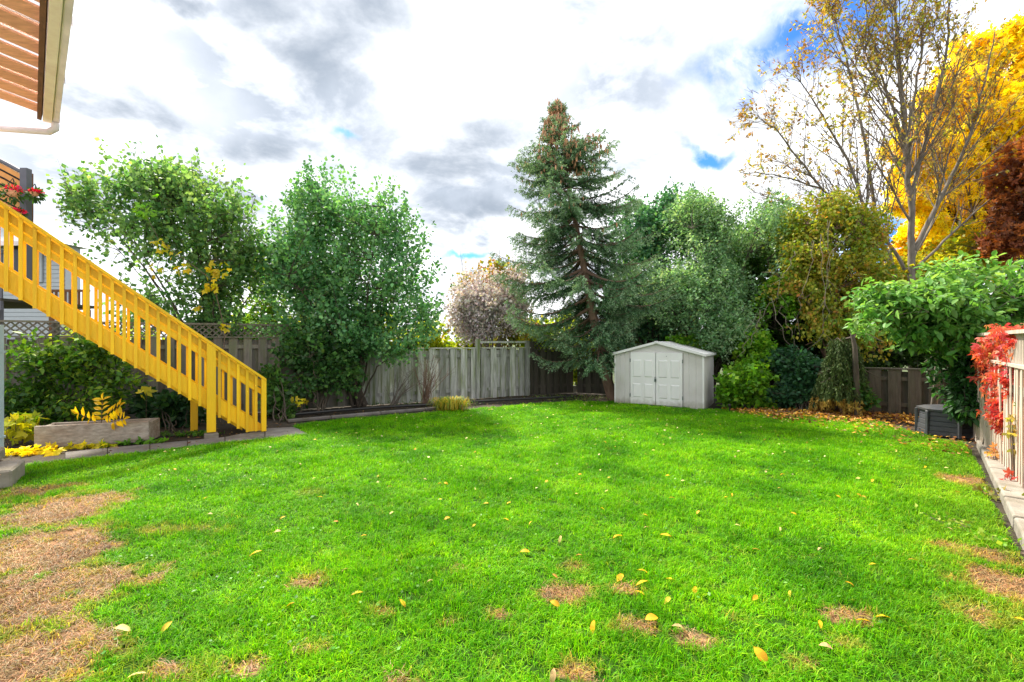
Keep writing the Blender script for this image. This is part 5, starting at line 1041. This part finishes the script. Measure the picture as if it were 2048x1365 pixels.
for x, y in ((555, 1065), (420, 1030), (410, 998), (112, 995), (565, 1037), (672, 1044), (783, 1028), (715, 1010), (880, 968), (892, 968), (850, 960), (894, 1038), (972, 1008), (1017, 1008), (1012, 1040), (947, 1053), (1061, 1047), (1093, 964), (780, 975), (1213, 983), (1217, 957), (1160, 950), (1335, 952), (1366, 963), (1290, 1031),
             (1205, 1019), (1293, 1057), (1344, 997), (1396, 1026), (1451, 996), (1464, 991), (1587, 1028), (1677, 995), (1718, 992), (1728, 995), (1745, 962), (1560, 1060), (1512, 1100), (1475, 1052), (1510, 1197), (580, 1212), (690, 1142), (727, 1073), (860, 1165), (1158, 1112), (640, 995), (350, 940), (330, 905), (1340, 1160), (1110, 1153), (950, 905), (1210, 885), (1040, 877), (1470, 915),
             (1565, 950), (1850, 935), (1695, 905), (1620, 900), (1530, 880), (1405, 870), (1440, 850), (1150, 855), (1280, 850), (990, 850), (700, 870), (630, 880), (1745, 1130), (1915, 985), (1900, 1060), (1640, 1250), (1100, 1000), (1255, 1005), (500, 960), (600, 930), (760, 925), (830, 900), (880, 1000), (1640, 1100), (1700, 1170), (1580, 1190)):
    k = random.choice([0, 0, 1, 2, 3, 4, 5, 6]); g = G(x, y); tl_ = random.uniform(-1, 1); cn_ = ['yellow', 'orange yellow', 'light yellow', 'golden', 'pale cream', 'tan', 'rusty orange'][k]
    wy = 'on far lawn' if y < 905 else 'on upper lawn' if y < 965 else 'on middle lawn' if y < 1020 else 'on lower middle lawn' if y < 1075 else 'on near lawn'
    wx = 'below the stairs' if x < 540 else 'below the round tree' if x < 760 else 'below the daylilies' if x < 960 else 'below the trellis frame' if x < 1130 else 'below the shed doors' if x < 1400 else 'below the bright shrub' if x < 1620 else 'towards the picket fence'
    sz_ = ''; tw_ = 'tilted ' if abs(tl_) > .5 else ''
    for sz_ in ('', 'small ', 'large ', 'narrow '):
        nm_ = '%s%s %sleaf %s %s' % (sz_, cn_, tw_, wy, wx)
        if nm_ not in used_labels: break
    used_labels.add(nm_)
    drop(x, y, max(5, .065*F/g[1]*{'': random.uniform(.85, 1.05), 'small ': .6, 'large ': 1.3, 'narrow ': .9}[sz_]), k, nm_, tl_, 'fallen leaves scattered on the lawn')
n = 1900; cx_ = rng.uniform(-5, 6, 70); cy_ = rng.uniform(2, 9, 70); q_ = rng.integers(0, 70, n); wx_ = cx_[q_]+rng.normal(0, .22, n); wy_ = cy_[q_]+rng.normal(0, .22, n); k = inpoly(wx_, wy_, LAWN) & (dryness(wx_, wy_) < .5); wx_, wy_ = wx_[k], wy_[k]; n = len(wx_)
put('clover', leaves('clover', np.stack([wx_, wy_, rng.uniform(.025, .045, n)], 1), rng.normal(size=(n, 3))*[1, 1, .3], rng.normal(size=(n, 3))*.4+[0, 0, 1], rng.uniform(.018, .034, n), rng.uniform(.016, .026, n), pick([(.04, .17, .01), (.09, .27, .02), (.18, .38, .06)], rng.random(n), .2), LEAF), kind='stuff', label='patches of paler clover growing in the lawn', cat='clover')
# leaf litter at the back right
n = 5200; lx_ = rng.uniform(4.4, 9.2, n*4); ly_ = rng.uniform(6.3, 11.4, n*4)
lit = [tuple(G(*p)[:2]) for p in ((1440, 822), (1600, 852), (1750, 880), (1850, 908), (1945, 925), (1950, 885), (1870, 850), (1850, 828), (1640, 822))]
k = inpoly(lx_, ly_, lit); lx_, ly_ = lx_[k], ly_[k]; dens = np.clip(.5+.5*sn(lx_, ly_, 3, 50)+.6*((lx_*.5+ly_*.87)-(9.0*.5+8.6*.87)*.97), .08, 1); k = rng.random(len(lx_)) < dens; lx_, ly_ = lx_[k][:n], ly_[k][:n]; n = len(lx_)
q = np.stack([lx_, ly_, rng.uniform(.02, .07, n)], 1); D = rng.normal(size=(n, 3))*[1, 1, .25]; N = rng.normal(size=(n, 3))*.35+[0, 0, 1]
put('leaf_litter', leaves('leaf_litter', q, D, N, rng.uniform(.04, .10, n), rng.uniform(.03, .06, n), pick([(.09, .035, .015), (.24, .09, .025), (.42, .18, .03), (.70, .38, .03), (.5, .34, .16)], rng.random(n)**1.3, .25), DRYL), kind='stuff', label='brown and yellow leaf litter drifted at the back right of the lawn', cat='leaves')
n = 900; lx_ = rng.uniform(-7, 8, n*2); ly_ = rng.uniform(4.5, 12.5, n*2); k = inpoly(lx_, ly_, LAWN) & (rng.random(n*2) < np.clip((ly_-4)/8, .05, 1)); lx_, ly_ = lx_[k], ly_[k]; n = len(lx_)
q = np.stack([lx_, ly_, rng.uniform(.035, .06, n)], 1)
put('small_leaf_scatter', leaves('small_leaf_scatter', q, rng.normal(size=(n, 3))*[1, 1, .3], rng.normal(size=(n, 3))*.4+[0, 0, 1], rng.uniform(.025, .06, n), rng.uniform(.02, .035, n), pick([(.35, .3, .05), (.6, .5, .15), (.7, .6, .35)], rng.random(n), .2), DRYL), kind='stuff', label='tiny pale leaf bits sprinkled over the far lawn', cat='leaves')
n = 2600; lx_ = rng.uniform(-11, 3, n); ly_ = rng.uniform(6.5, 14, n); q = np.stack([lx_, ly_, np.full(n, .0)], 1)
k = ~inpoly(lx_, ly_, LAWN); q = q[k]; n = len(q)
put('bed_litter', leaves('bed_litter', q, rng.normal(size=(n, 3))*[1, 1, .2], rng.normal(size=(n, 3))*.4+[0, 0, 1], rng.uniform(.03, .09, n), rng.uniform(.02, .06, n), pick([(.05, .03, .02), (.16, .09, .04), (.3, .2, .08)], rng.random(n), .2), DRYL), kind='stuff', label='dark dead leaves lying on the bed soil under the fence', cat='leaves')
